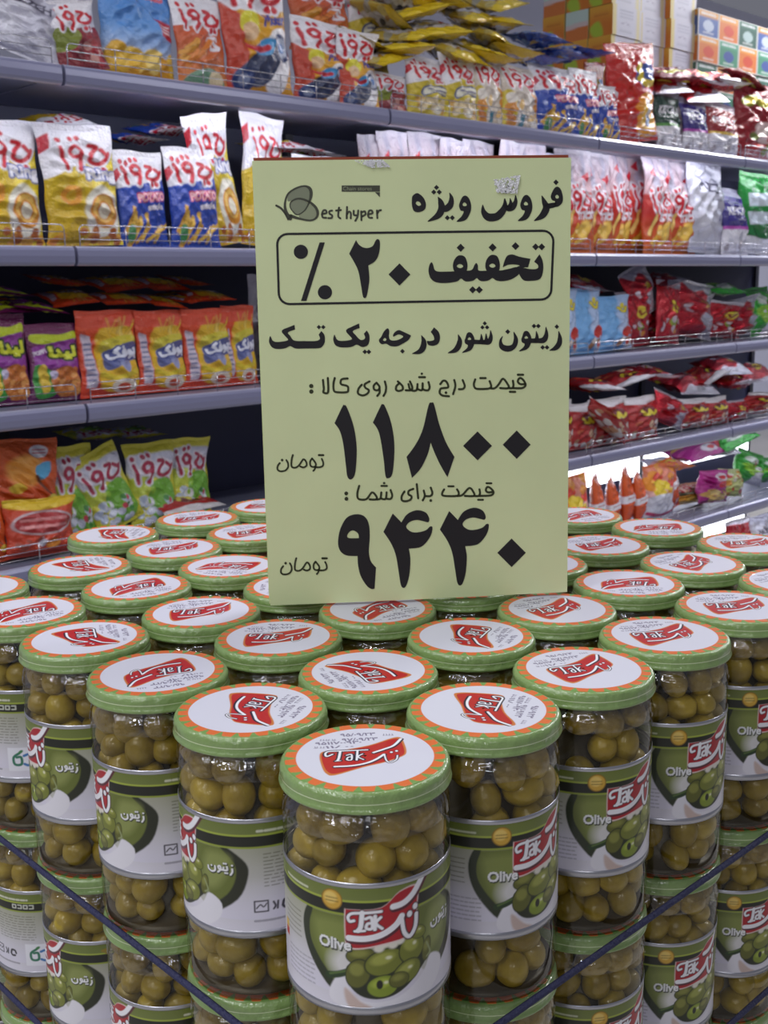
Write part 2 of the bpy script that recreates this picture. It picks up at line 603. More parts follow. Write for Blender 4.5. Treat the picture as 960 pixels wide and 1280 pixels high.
for b in range(5):
    for k in range(6):
        build_bay_shelf(k, b)
for b in range(5):
    t0, t1 = SEAM[b], SEAM[b + 1]
    mb = MB()
    mb.hexa(shelf_pt((t0 + t1) / 2, 0.47, 0.98), ET * (t1 - t0 - 0.002), EN * 0.03, (0, 0, 1.96))
    o = mb.build('back_panel', [M['panel']])
    tag(o, f'dark blue grey back panel of the shelving, {BAY[b]}', 'panel', 'shelving back panels')
for b, t in enumerate(SEAM):
    mb = MB()
    mb.hexa(shelf_pt(t, 0.445, 0.98), ET * 0.03, EN * 0.012, (0, 0, 1.96))
    for j in range(30):
        mb.hexa(shelf_pt(t, 0.4385, 0.1 + j * 0.06), ET * 0.005, EN * 0.001, (0, 0, 0.03), 1)
    tag(mb.build('upright_post', [M['post'], M['panel']]), f'dark slotted upright post, number {b + 1} from left along the shelving', 'post', 'shelving posts')

def led(k, b, t0, t1):
    root = empty('light_bar', shelf_pt((t0 + t1) / 2, .030, ZS[k] - .0095))
    tag(root, f'thin white light bar hidden under the {SH_NAME[k]}, {BAY[b]}', 'light', 'under shelf light bars')
    mt = M['led'] if k == 0 else M['led_added']
    L = t1 - t0
    a = MB(); a.hexa((0, 0, 0.0062), ET * L, EN * .016, (0, 0, .0022)); a.build('housing', [M['housing']], root)
    a = MB()
    a.tube([ET * (-L / 2 + .01), ET * (-L / 4), ET * (L / 4), ET * (L / 2 - .01)], 0.006, 10)
    a.build('tube', [mt], root, True)
def back_light(k, b, t0, t1, dz):
    root = empty('fluorescent_light', shelf_pt((t0 + t1) / 2, .447, ZS[k] + dz))
    tag(root, f'white light panel behind the bags on the {SH_NAME[k + 1]}, {BAY[b]}', 'light', 'light panels behind the bags')
    L = t1 - t0
    a = MB(); a.hexa((0, 0, 0), ET * L, EN * .012, (0, 0, .10)); a.hexa(EN * .007, ET * L, EN * .006, (0, 0, .006)); a.build('housing', [M['housing']], root)
    a = MB(); a.hexa(EN * .012, ET * (L - .012), EN * .010, (0, 0, .09)); a.build('diffuser', [M['led_big']], root)
for b in range(5):
    led(0, b, SEAM[b] + 0.06, SEAM[b + 1] - 0.06)
for k, b in ((3, 2), (3, 3), (3, 4), (4, 3), (4, 4), (2, 3), (2, 4)):  # added bars, hidden behind the rails, to brighten the bags below
    led(k, b, SEAM[b] + 0.06, SEAM[b + 1] - 0.06)
for b in (3, 4):
    back_light(3, b, SEAM[b] + 0.02, SEAM[b + 1] - 0.02, -.185)
back_light(4, 4, SEAM[4] + 0.02, SEAM[5] - 0.02, -.225)

# ------------------------------------------------------------------ jar artwork
def paint_lid():
    c = Canvas(2, 2, 230)
    c.fill((206, 206, 220))
    WHITE, ORG, GRN = (219, 218, 232), (226, 112, 56), (120, 158, 84)
    c.fill(GRN)
    pts = []
    N = 26
    for i in range(N * 12):
        a = 2 * PI * i / (N * 12)
        ph = (i % 12) / 12
        r = 0.925 if ph < .56 else 0.925 - 0.125 * math.sin(PI * (ph - .56) / .44)
        pts.append((1 + r * math.cos(a), 1 + r * math.sin(a)))
    c.poly(ORG, pts)
    c.ell(WHITE, 1, 1, 0.795, 0.795)
    def T(p):                                   # traced on the front lid
        return (1 + (p[0] - 465) / 436.0, 1 + (p[1] - 262) / 179.0)
    def S(col, w, pts, sm=True): c.stroke(col, w / 436.0, [T(p) for p in pts], sm)
    red = [(246, 262), (262, 240), (340, 236), (480, 214), (590, 182), (636, 178), (655, 205), (664, 248), (640, 268), (560, 292), (460, 312), (330, 344), (290, 338), (266, 312)]
    c.poly((206, 120, 56), [T(((x - 455) * 1.05 + 455, (y - 262) * 1.10 + 262)) for x, y in red], True, soft=3)
    c.poly((190, 30, 34), [T(p) for p in red], True)
    ink, wh = (34, 24, 50), (244, 243, 250)
    tops = [[(318, 312), (400, 309), (470, 298), (520, 280), (560, 256)], [(508, 246), (560, 230), (610, 212), (648, 178)],
            [(562, 256), (572, 286), (592, 296), (622, 282), (628, 262)]]
    for p in tops[:2]: S(ink, 29, [(x + 2, y + 2) for x, y in p])
    S(ink, 19, tops[2])
    for p in tops[:2]: S(wh, 15, p)
    S(wh, 8, tops[2])
    for x, y in ((598, 246), (624, 240)):
        c.ell(ink, *T((x, y)), 0.026, 0.034); c.ell(wh, *T((x, y)), 0.017, 0.022)
    tak = [([(300, 252), (272, 262), (264, 248), (280, 238), (340, 236), (476, 232)], 11), ([(338, 240), (334, 272), (328, 284)], 13), ([(318, 286), (344, 284)], 6),
           ([(372, 258), (396, 254), (398, 280), (376, 280), (380, 268), (396, 266)], 9), ([(426, 238), (424, 282)], 11), ([(452, 252), (430, 266), (458, 280)], 8)]
    for p, w in tak: S(ink, w + 17, p)
    for p, w in tak: S(wh, w, p)
    st = (126, 118, 144)                         # the dotted date stamp
    for word_, x, y, w, h in (('\u06F9\u06F5/\u06F0\u06F9/\u06F2\u06F3', 332, 146, 180, 15), ('\u06F9\u06F7/\u06F0\u06F9/\u06F2\u06F3', 342, 172, 184, 15), ('\u06F9\u06F5\u06F1\u06F1\u06F7\u06F0\u06F0\u06F9\u06F3\u06F0', 206, 190, 236, 14), ('\u06F1\u06F1\u06F8\u06F0\u06F0', 262, 210, 140, 12)):
        x0, y0 = T((x, y))
        c.text(st, word_, x0, y0, h / 179, w / 436, -.06, .006)
    r = random.Random(4)
    for xa, xb, y in ((232, 318, 178), (560, 606, 154), (206, 256, 216)):
        x = xa
        while x < xb:
            S(st, 4, [(x, y - 4), (x + r.uniform(-5, 7), y + 5)], False); S(st, 4, [(x - 4, y + 4), (x + 5, y + 3)], False)
            x += r.choice((13, 17))
    return c

LAB_R, LAB_W, LAB_H = 0.0402, 253.0, 60.6       # mm
def paint_label():
    c = Canvas(LAB_W, LAB_H, 2.8)
    X0 = LAB_W / 2                              # the middle of the design faces the front of the jar
    def T(p):                                   # traced on the front jar
        s = max(-.999, min(.999, (p[0] - 417) / 318.0))
        th = math.asin(s)
        return (X0 + math.degrees(th) * .703, (p[1] + 95 * (1 - math.cos(th)) - 830) / 385.0 * 60.6)
    def A(deg, v): return (X0 + deg * .703, v * 60.6)
    MM = 60.6 / 385
    def S(col, w, pts, sm=True): c.stroke(col, w * MM, [T(p) for p in pts], sm)
    GR, WH = (106, 116, 46), (226, 222, 234)
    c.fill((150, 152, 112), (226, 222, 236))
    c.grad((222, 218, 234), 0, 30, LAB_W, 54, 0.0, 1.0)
    c.grad((112, 124, 52), 0, 0, LAB_W, 8, 1.0, 0.9)
    c.grad((168, 182, 70), 0, 6.2, LAB_W, 7.2, 1, 1)
    c.grad((30, 30, 20), 0, 7.2, LAB_W, 13.0, 1, 1)
    c.grad((150, 164, 60), 0, 13.0, LAB_W, 13.8, 1, 1)
    # the big olive-green heart with its dark rims
    heart = [A(-39, .23), A(-42, .36), A(-40, .52), A(-34, .66), A(-22, .82), A(-6, .70), A(10, .66), A(28, .66), A(47, .83), A(66, .66), A(74, .5), A(74, .36), A(63, .23)]
    rim = [A(-41, .23), A(-45, .36), A(-43.5, .52), A(-37, .68), A(-24, .86), A(-20.5, .80), A(-31, .64), A(-38, .50), A(-39, .36), A(-36, .23)]
    c.poly(GR, heart, False, soft=2)
    c.poly((36, 46, 22), rim, True, soft=2)
    rim2 = [A(66, .23), A(79, .36), A(80, .5), A(72, .70), A(50, .87), A(46, .83), A(64, .66), A(71, .5), A(70, .36), A(60, .23)]
    c.poly((36, 40, 22), rim2, True, soft=2.5)
    c.grad((26, 28, 18), 0, 7.2, LAB_W, 13.0, 1, 1)
    c.grad((150, 164, 60), 0, 13.0, LAB_W, 13.8, 1, 1)
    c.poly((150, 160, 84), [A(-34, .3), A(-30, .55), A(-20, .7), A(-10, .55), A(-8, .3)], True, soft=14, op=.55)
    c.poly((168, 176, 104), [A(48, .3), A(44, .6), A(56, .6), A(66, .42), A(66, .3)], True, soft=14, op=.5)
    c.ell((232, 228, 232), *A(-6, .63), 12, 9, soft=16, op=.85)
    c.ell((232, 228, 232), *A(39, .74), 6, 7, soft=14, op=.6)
    # white dish and the painted olives
    c.poly((234, 231, 240), [T(p) for p in [(345, 1085), (352, 1135), (385, 1180), (440, 1198), (520, 1190), (580, 1160), (630, 1110), (655, 1060), (690, 1075), (680, 1140), (600, 1215), (420, 1230), (300, 1200), (290, 1150)]], True, soft=2)
    c.poly((196, 160, 138), [T(p) for p in [(345, 1150), (400, 1195), (440, 1215), (370, 1218), (345, 1190)]], True, soft=4, op=.7)
    c.poly((34, 40, 18), [T(p) for p in [(352, 1080), (360, 1140), (400, 1176), (460, 1188), (520, 1178), (570, 1150), (612, 1108), (640, 1060), (610, 1000), (560, 1010), (440, 1040)]], True)
    S((34, 60, 24), 22, [(285, 1112), (320, 1108), (360, 1096)]); S((86, 112, 52), 7, [(290, 1108), (350, 1095)])
    for x, y, rx, ry, ro, k in ((404, 1046, 42, 26, -.1, 0), (392, 1104, 34, 46, .3, 0), (490, 1068, 58, 40, -.25, 1), (588, 1030, 40, 44, .5, 1), (570, 1104, 46, 34, -.45, 1), (482, 1146, 46, 34, -.1, 2), (540, 1128, 30, 24, 0, 0), (610, 980, 28, 20, .3, 1), (640, 1040, 16, 36, .2, 0)):
        X, Y = T((x, y))
        rx *= MM; ry *= MM
        c.ell((46, 52, 18), X, Y, rx * 1.08, ry * 1.1, rot=ro)
        c.ell([(98, 100, 34), (120, 126, 42), (132, 150, 40)][k], X, Y, rx, ry, rot=ro)
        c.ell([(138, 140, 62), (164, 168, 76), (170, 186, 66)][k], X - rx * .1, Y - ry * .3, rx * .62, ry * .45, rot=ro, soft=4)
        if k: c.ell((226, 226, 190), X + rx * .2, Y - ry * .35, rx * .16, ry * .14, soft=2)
    X, Y = T((470, 1140)); c.ell((24, 24, 12), X, Y, 10 * MM, 15 * MM)
    for x, y in ((545, 1000), (520, 1012), (492, 1008), (575, 975), (470, 1022)):
        c.ell((232, 226, 214), *T((x, y)), 2.4, 2.0, soft=3)
    S((150, 160, 110), 6, [(640, 1020), (652, 1050), (640, 1066)])
    # red logo with its two scripts
    red = [(352, 1000), (352, 905), (368, 897), (480, 892), (545, 845), (606, 832), (604, 900), (596, 975), (480, 1008), (400, 1020), (362, 1016)]
    c.poly((236, 208, 206), [T(((x - 480) * 1.03 + 480, (y - 925) * 1.05 + 925)) for x, y in red], True, soft=1.5)
    c.poly((178, 22, 38), [T(p) for p in red], True)
    ink, wh = (70, 18, 34), (246, 244, 250)
    sw = [[(362, 988), (420, 990), (480, 978), (530, 950), (552, 922)], [(522, 890), (560, 880), (596, 850), (630, 795)], [(552, 930), (560, 975), (580, 990), (600, 960), (604, 920)]]
    for p in sw[:2]: S((90, 30, 46), 27, [(x + 3, y + 5) for x, y in p])
    S(ink, 22, sw[2])
    for p in sw[:2]: S(wh, 19, p)
    S(wh, 13, sw[2])
    for x, y in ((580, 918), (600, 895)): c.ell(ink, *T((x, y)), 1.9, 2.2); c.ell(wh, *T((x, y)), 1.35, 1.6)
    tak = [([(382, 932), (366, 934), (361, 920), (376, 909), (420, 907), (480, 903)], 9), ([(412, 906), (406, 950), (396, 964)], 14), ([(384, 966), (420, 964)], 8),
           ([(424, 926), (444, 922), (446, 956), (426, 956), (430, 942), (444, 940)], 9), ([(458, 918), (456, 960)], 11), ([(478, 922), (460, 940), (482, 958)], 9)]
    for p, w in tak: S(ink, w + 6, p)
    for p, w in tak: S(wh, w, p)
    # words, medal, small print
    x, y = T((254, 982))
    c.text((40, 46, 24), 'Olive', x + .4, y + .5, 5.4, 15.4, 0.0, .9)
    c.text((244, 243, 246), 'Olive', x, y, 5.4, 15.4, 0.0, .35)
    def zeytun(x, y, s, col, w):
        for p in ([(1.0, .55), (1.0, .8), (.93, 1.05)], [(.80, .4), (.80, .68), (.66, .7), (.66, .5)], [(.66, .7), (.5, .7), (.44, .5), (.5, .4), (.55, .55), (.5, .8), (.42, .95)], [(.3, .5), (.3, .85), (.16, 1.0), (.02, .85), (.0, .6)]):
            c.stroke(col, w, [(x + s * 2.1 * a, y + s * b) for a, b in p])
        for a, b in ((1.0, .25), (.76, .15), (.68, .15), (.8, .95), (.72, .95), (.15, .5)):
            c.ell(col, x + s * 2.1 * a, y + s * b, w * .55, w * .55)
    x, y = T((636, 935))
    for dx, col, w in ((.35, (40, 46, 24), 1.7), (0, (244, 243, 246), 1.0)):
        zeytun(A(49, 0)[0] + dx, .36 * 60.6 + dx, 6.6, col, w)
    X, Y = A(-21, .11)
    c.ell((150, 110, 24), X, Y, 5.2, 5.2); c.ell((214, 168, 60), X, Y, 4.6, 4.6); c.ell((236, 204, 110), X - .6, Y - .8, 3.2, 3.0, soft=3)
    c.lines((120, 84, 20), X - 3, Y - 1.6, X + 3, Y + 1.6, 2, 3)
    c.lines((224, 226, 200), *A(-64, .055), *A(-40, .095), 1, 5, .8)
    c.lines((96, 96, 70), *A(-68, .30), *A(-48, .56), 6, 6, .6, .7)
    c.lines((110, 106, 116), *A(-64, .66), *A(-36, .90), 6, 7, .55, .7)
    c.poly((220, 178, 40), [A(-72, .50), A(-66, .50), A(-66, .57), A(-72, .57)]); c.poly((190, 40, 34), [A(-72, .57), A(-66, .57), A(-66, .64), A(-72, .64)])
    # right of the logo: title, print block, marks, certificate
    c.lines((226, 226, 206), *A(88, .045), *A(128, .10), 1, 8, .85)
    for i in range(4):
        x, y = A(112 + i * 6, .155)
        c.stroke((206, 208, 196), .9, [(x, y - 1), (x + 2.6, y - 1), (x + 2.6, y + 1.5), (x, y + 1.5), (x, y - 1)][: 5 - i % 2], False)
    c.lines((84, 84, 62), *A(92, .27), *A(134, .60), 10, 9, .65, .6)
    x, y = A(84, .72); c.stroke((70, 66, 76), .8, [(x, y), (x + 7, y), (x + 7, y + 6), (x, y + 6), (x, y)], False); c.stroke((70, 66, 76), .7, [(x + 1, y + 4), (x + 3, y + 2), (x + 4.6, y + 3.4), (x + 6.2, y + 1.6)])
    x, y = A(98, .74); c.stroke((60, 56, 66), 1.1, [(x, y), (x + 1, y + 2.4), (x, y + 4)]); c.stroke((60, 56, 66), 1.1, [(x + 2.4, y), (x + 2, y + 4)])
    x, y = A(108, .775); c.stroke((50, 46, 56), 1.5, [(x - 2, y), (x - 1.2, y - 2), (x + 1.4, y - 1.8), (x + 2.2, y + .2)]); c.stroke((50, 46, 56), 1.5, [(x + 1.2, y + 2), (x - 1, y + 2.2), (x - 2.2, y + .8)])
    c.lines((110, 106, 122), *A(84, .88), *A(114, .93), 1, 10, .6)
    x, y = A(122, .64); c.poly((236, 235, 244), [(x, y), (x + 26, y), (x + 26, y + 17), (x, y + 17)]); 
    c.stroke((44, 120, 92), 1.8, [(x + 8, y + 4), (x + 4, y + 7), (x + 4.5, y + 12), (x + 9, y + 12), (x + 9, y + 7), (x + 6, y + 7)]); c.ell((60, 130, 70), x + 9, y + 3, 1.8, 1.0, rot=-.6)
    c.stroke((60, 120, 184), 1.8, [(x + 11, y + 6), (x + 15, y + 5), (x + 17, y + 9), (x + 14, y + 13), (x + 11, y + 12)])
    c.lines((70, 60, 60), x + 19, y + 5, x + 25, y + 13, 3, 12, .7)
    # back: barcode and stripes
    x, y = A(-150, .3); c.poly((238, 237, 240), [(x - 2, y - 2), (x + 16, y - 2), (x + 16, y + 17), (x - 2, y + 17)])
    r = random.Random(3); q = x
    while q < x + 14:
        w = r.choice((.4, .7, 1.0)); c.poly((40, 38, 44), [(q, y), (q + w, y), (q + w, y + 15), (q, y + 15)]); q += w + r.choice((.4, .7))
    x, y = A(-156, .70); c.poly((214, 170, 60), [(x, y), (x + 16, y), (x + 16, y + 2), (x, y + 2)]); c.poly((120, 70, 40), [(x, y + 2.5), (x + 16, y + 2.5), (x + 16, y + 5), (x, y + 5)])
    c.lines((100, 98, 84), *A(-128, .28), *A(-80, .62), 9, 14, .6, .6)
    return c

# ------------------------------------------------------------------ jar meshes
JH = 1.70 * U                                    # height of one layer
RL = 0.0411
LAB_TOP, LAB_BOT = JH - 0.525 * U, JH - 1.215 * U
glass_prof = [(0.0, 0.003), (0.026, 0.0025), (0.034, 0.0006), (0.0380, 0.0008), (0.0391, 0.0025), (0.0396, 0.006), (0.0398, 0.012), (0.0399, 0.018), (0.0399, 0.05), (0.0399, 0.100),
              (0.0400, 0.122), (0.0397, 0.1265), (0.0390, 0.1300), (0.0379, 0.1325), (0.0367, 0.1342), (0.0363, 0.1365), (0.0363, 0.141)]
v_, f_, _ = lathe(glass_prof, 72)
ME_GLASS = mesh_from('jar_glass', v_, f_, [M['glass']])
fp_ = [(0.0402, 0.1240), (0.0399, 0.1270), (0.0392, 0.1303), (0.0382, 0.1326), (0.0372, 0.1342), (0.0370, 0.1362), (0.0376, 0.1378)]
film_prof = []
for (r0, z0), (r1, z1) in zip(fp_[:-1], fp_[1:]):
    n_ = max(1, int((z1 - z0) / .0006))
    film_prof += [(r0 + (r1 - r0) * i / n_, z0 + (z1 - z0) * i / n_) for i in range(n_)]
film_prof.append(fp_[-1])
v_, f_, _ = lathe(film_prof, 240)
for i, p in enumerate(v_):                       # crinkles of the shrunk collar
    a = math.atan2(p[1], p[0])
    q = .25 + .75 * min(1, max(0, (p[2] - .124) / .004))
    k = 1 + q * (0.010 * noise.noise((math.cos(a) * 9, math.sin(a) * 9, p[2] * 380)) + 0.006 * noise.noise((math.cos(a) * 30, math.sin(a) * 30, p[2] * 300)))
    v_[i] = (p[0] * k, p[1] * k, p[2])
ME_FILM = mesh_from('shrink_collar', v_, f_, [M['film']])
lid_prof = [(0.0385, JH - 0.0096), (0.0405, JH - 0.0099), (0.0410, JH - 0.0094), (0.0412, JH - 0.0086), (0.0408, JH - 0.0078), (0.0405, JH - 0.0073), (0.0405, JH - 0.0054), (0.0405, JH - 0.0049), (0.0406, JH - 0.004),
            (0.0404, JH - 0.0022), (0.0398, JH - 0.0009), (0.0388, JH - 0.0001), (0.0378, JH), (0.0368, JH - 0.0004), (0.0362, JH - 0.0007), (0.0, JH - 0.0007)]
v_, f_, i_ = lathe(lid_prof, 96, [0, 0, 0, 0, 0, 0, 1, 0, 0, 0, 0, 0, 0, 0, 0])
ME_LID = mesh_from('lid', v_, f_, [M['lid'], M['lid_line']], i_)
brine_prof = [(0.0, 0.0030), (0.0370, 0.0032), (0.0382, 0.0042), (0.034, 0.0050), (0.0245, 0.012), (0.0245, 0.128), (0.0, 0.131)]
v_, f_, _ = lathe(brine_prof, 40)
ME_BRINE = mesh_from('brine', v_, f_, [M['brine']])

cl = paint_lid()
nr, na = 170, 620
rr = np.linspace(0.0008, 0.0383, nr)
aa = np.linspace(0, 2 * PI, na, endpoint=False)
R2, A2 = np.meshgrid(rr, aa, indexing='ij')
X2, Y2 = R2 * np.cos(A2), R2 * np.sin(A2)
Z2 = JH + np.where(R2 > 0.0368, 0.00035, np.where(R2 > 0.0325, 0.0002, 0.0001)) - np.where(R2 > 0.0378, (R2 - 0.0378) * .8, 0)
cols = cl.sample(1 + X2 / RL, 1 - Y2 / RL)
cols[..., 3] = 1
ME_LIDPRINT = grid_mesh('lid_print', np.stack([X2, Y2, Z2], -1).reshape(-1, 3), grid_faces(na, nr, True), [M['lid_print']], cols.reshape(-1, 4))

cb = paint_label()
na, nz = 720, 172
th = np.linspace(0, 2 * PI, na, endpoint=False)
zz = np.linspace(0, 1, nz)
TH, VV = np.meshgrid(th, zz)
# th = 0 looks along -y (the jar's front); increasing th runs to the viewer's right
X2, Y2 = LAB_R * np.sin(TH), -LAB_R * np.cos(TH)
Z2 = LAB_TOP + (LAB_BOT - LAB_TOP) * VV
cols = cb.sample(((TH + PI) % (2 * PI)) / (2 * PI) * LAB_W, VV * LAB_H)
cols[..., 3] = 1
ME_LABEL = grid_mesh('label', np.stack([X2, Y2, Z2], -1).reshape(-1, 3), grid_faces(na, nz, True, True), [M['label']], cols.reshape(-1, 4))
def band(z0, z1):
    v, f, _ = lathe([(0.0400, z0), (0.04035, z0 + .0002), (0.04035, z1 - .0002), (0.0400, z1)], 72)
    return v, f
ME_SILVER = [mesh_from('silver_edging', *band(*zz), [M['silver']], None, True) for zz in ((LAB_TOP - 0.0002, LAB_TOP + 0.0024), (LAB_BOT - 0.0042, LAB_BOT + 0.0002))]

def olive_mesh(seed, a=0.0104, b=0.0088):
    bm = bmesh.new()
    bmesh.ops.create_icosphere(bm, subdivisions=3, radius=1.0)
    for v in bm.verts:
        p = v.co.copy()
        x = p.z
        k = 1 + 0.045 * noise.noise(p * 1.3 + Vector((seed * 7.1, 0, 0)))
        taper = 1 - 0.08 * x
        # stem hollow at one end, a small tip at the other
        dip = 0.20 * math.exp(-((1 - x) / 0.035)) if x > 0 else 0
        v.co = Vector((p.x * b * taper * k, p.y * b * taper * k, x * a * (1 - dip) * k))
    for f in bm.faces: f.smooth = True
    me = bpy.data.meshes.new('olive')
    bm.to_mesh(me); bm.free()
    me.materials.append(M['olive'])
    return me
OLIVES = [olive_mesh(1), olive_mesh(2, .0110, .0087), olive_mesh(3, .0095, .0090), olive_mesh(4, .0114, .0085)]

# a mass of olives for the jars in the middle of the stack, where only lids show
def fill_mesh():
    v, f, _ = lathe([(0.0, 0.004), (0.03, 0.0045), (0.0365, 0.01), (0.0385, 0.02), (0.0386, 0.05), (0.0386, 0.08), (0.0386, 0.11), (0.0384, 0.126), (0.03, 0.130), (0.0, 0.131)], 48)
    return mesh_from('olive_filling', v, f, [M['olive']])
ME_FILL = fill_mesh()

def proto_jar():
    r = empty('olive_jar')
    link('glass', ME_GLASS, r)
    link('shrink_collar', ME_FILM, r)
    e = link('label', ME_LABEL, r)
    for me in ME_SILVER: link('silver_edging', me, e)
    l = link('lid', ME_LID, r)
    link('lid_print', ME_LIDPRINT, l)
    return r

NUM = ['first', 'second', 'third', 'fourth', 'fifth', 'sixth', 'seventh']
LAYER = ['top layer', 'second layer down', 'third layer down']
JARS = []                                        # (u, v, layer, location, object)
SPIN = {(0, 0): 0, (1, 0): -112, (0, 1): -112, (2, 0): 196, (0, 2): 14, (1, 1): 108, (3, 0): -75, (0, 3): 4, (2, 1): -8, (1, 2): -118, (2, 2): 205, (3, 1): 2, (1, 3): 20, (4, 0): 200, (0, 4): -6, (4, 1): 196, (1, 4): 165,
        (5, 1): -70, (5, 2): 6, (6, 2): -100, (6, 3): 0, (1, 5): 30, (2, 6): 160, (2, 5): 5, (1, 6): -10, (5, 3): 12, (6, 4): -20}
OBS = {(0, 0): (456.3, 945), (1, 0): (313.5, 885.6), (2, 0): (197.4, 840), (3, 0): (105.9, 797.3), (0, 2): (729, 835.5), (0, 3): (830.4, 793.3), (1, 1): (460.3, 838.4), (3, 1): (251.5, 764.7),
       (1, 3): (696, 760.8), (4, 1): (170.4, 733), (5, 1): (100, 707.8), (5, 2): (218.5, 685.4), (6, 2): (140, 668), (6, 3): (247, 648), (2, 6): (820.8, 658), (1, 5): (865.7, 703.4)}
def jar_base(u, v):
    g = grid(u, v)
    if (u, v) in OBS:                             # jars stand a few millimetres off the regular spacing
        r = ray(*OBS[(u, v)])
        k = (ZL - CAM_Z) / r.z
        p = r * k
        dlt = Vector((p.x - g.x, p.y - g.y, 0))
        if dlt.length > 0.004: dlt *= 0.004 / dlt.length
        g = g + dlt
    return g

JAR0 = None
def add_jar(u, v, layer):
    global JAR0
    if JAR0 is None:
        JAR0 = proto_jar(); o = JAR0
    else:
        o = copy_tree(JAR0)
    b = jar_base(u, v)
    o.location = (b.x, b.y, ZL - JH * (layer + 1))
    # which way the label faces
    face = math.degrees(math.atan2(b.x, b.y))
    if (u, v) == (0, 0): rz = -face - 3
    elif v == 0: rz = -face - 84 + random.uniform(-4, 4)
    elif u == 0: rz = -face + 38 + random.uniform(-5, 5)
    else: rz = random.uniform(0, 360)
    if (u, v) == (4, 0): rz = -face - 150
    o.rotation_euler = (0, 0, math.radians(rz))
    s = SPIN.get((u, v), random.uniform(0, 360)) + 0.0
    for ch in o.children:
        if ch.name.split('.')[0] == 'lid':
            ch.rotation_euler = (0, 0, math.radians(s - rz))
    if (u, v) == (0, 0):
        lab = f'olive jar at the front corner of the stack, {LAYER[layer]}'
    elif v == 0:
        lab = f'olive jar on the left face of the stack, {NUM[u]} behind corner jar, {LAYER[layer]}'.replace('first behind', 'next to')
    elif u == 0:
        lab = f'olive jar on the right face of the stack, {NUM[v]} behind corner jar, {LAYER[layer]}'.replace('first behind', 'next to')
    else:
        lab = f'top layer olive jar, {NUM[u]} row behind right face, {NUM[v]} jar behind left face'
    tag(o, lab, 'jar', 'stacked olive jars')
    JARS.append((u, v, layer, o.location.copy(), o))
    return o

# the label counts "second behind" from the corner jar itself, so shift the words by one
NUM = ['zeroth', 'first', 'second', 'third', 'fourth', 'fifth', 'sixth', 'seventh']
HIDDEN = {(6, 0), (6, 1), (0, 6), (3, 3), (4, 3), (3, 4), (4, 4), (5, 4), (4, 5), (5, 5), (6, 6), (5, 6), (6, 5), (4, 6), (3, 5), (0, 5 + 1)}
for u in range(7):
    for v in range(7):
        if (u, v) in HIDDEN: continue
        add_jar(u, v, 0)
for layer in (1, 2):
    for k in range(6):
        if k <= 5: add_jar(k, 0, layer)
        if k > 0: add_jar(0, k, layer)
for (u, v, layer, loc, o) in JARS:
    if u and v:
        fo = link('olive_filling', ME_FILL, o)
        fo['kind'] = 'stuff'
    else:
        link('brine', ME_BRINE, o)

# what carries the middle of the stack
def block(name, u0, u1, v0, v1, z0, z1, m, label, cat):
    c = [grid(a, b) for a, b in ((u0, v0), (u1, v0), (u1, v1), (u0, v1))]
    vs = [(p.x, p.y, z) for z in (z0, z1) for p in c]
    me = mesh_from(name, vs, [(3, 2, 1, 0), (4, 5, 6, 7), (0, 1, 5, 4), (1, 2, 6, 5), (2, 3, 7, 6), (3, 0, 4, 7)], [m], None, False)
    return tag(link(name, me), label, cat)
ZB = ZL - 3 * JH
block('filler_block', .55, 6.45, .55, 6.45, ZB + 0.0005, ZL - JH - 0.0005, M['plinth'], 'dark filler block added inside the jar stack behind its outer jars', 'plinth')  # added filler in place of inner jars; dark colour stands for shaded gaps
block('display_table', -.7, 6.7, -.7, 6.7, 0.0, ZB - 0.0002, M['plinth'], 'dark low table that carries the stack of olive jars', 'table')

# ------------------------------------------------------------------ olives
def occluded(P, own):
    """does another jar stand between the camera and this point?"""
    d = math.hypot(P.x, P.y)
    dx, dy = P.x / d, P.y / d
    for (u, v, layer, loc, o) in JARS:
        if o is own: continue
        t = loc.x * dx + loc.y * dy
        if t <= 0 or t >= d: continue
        if abs(loc.x * dy - loc.y * dx) < 0.0415:
            z = CAM_Z + (P.z - CAM_Z) * t / d
            if loc.z < z < loc.z + JH: return True
    return False

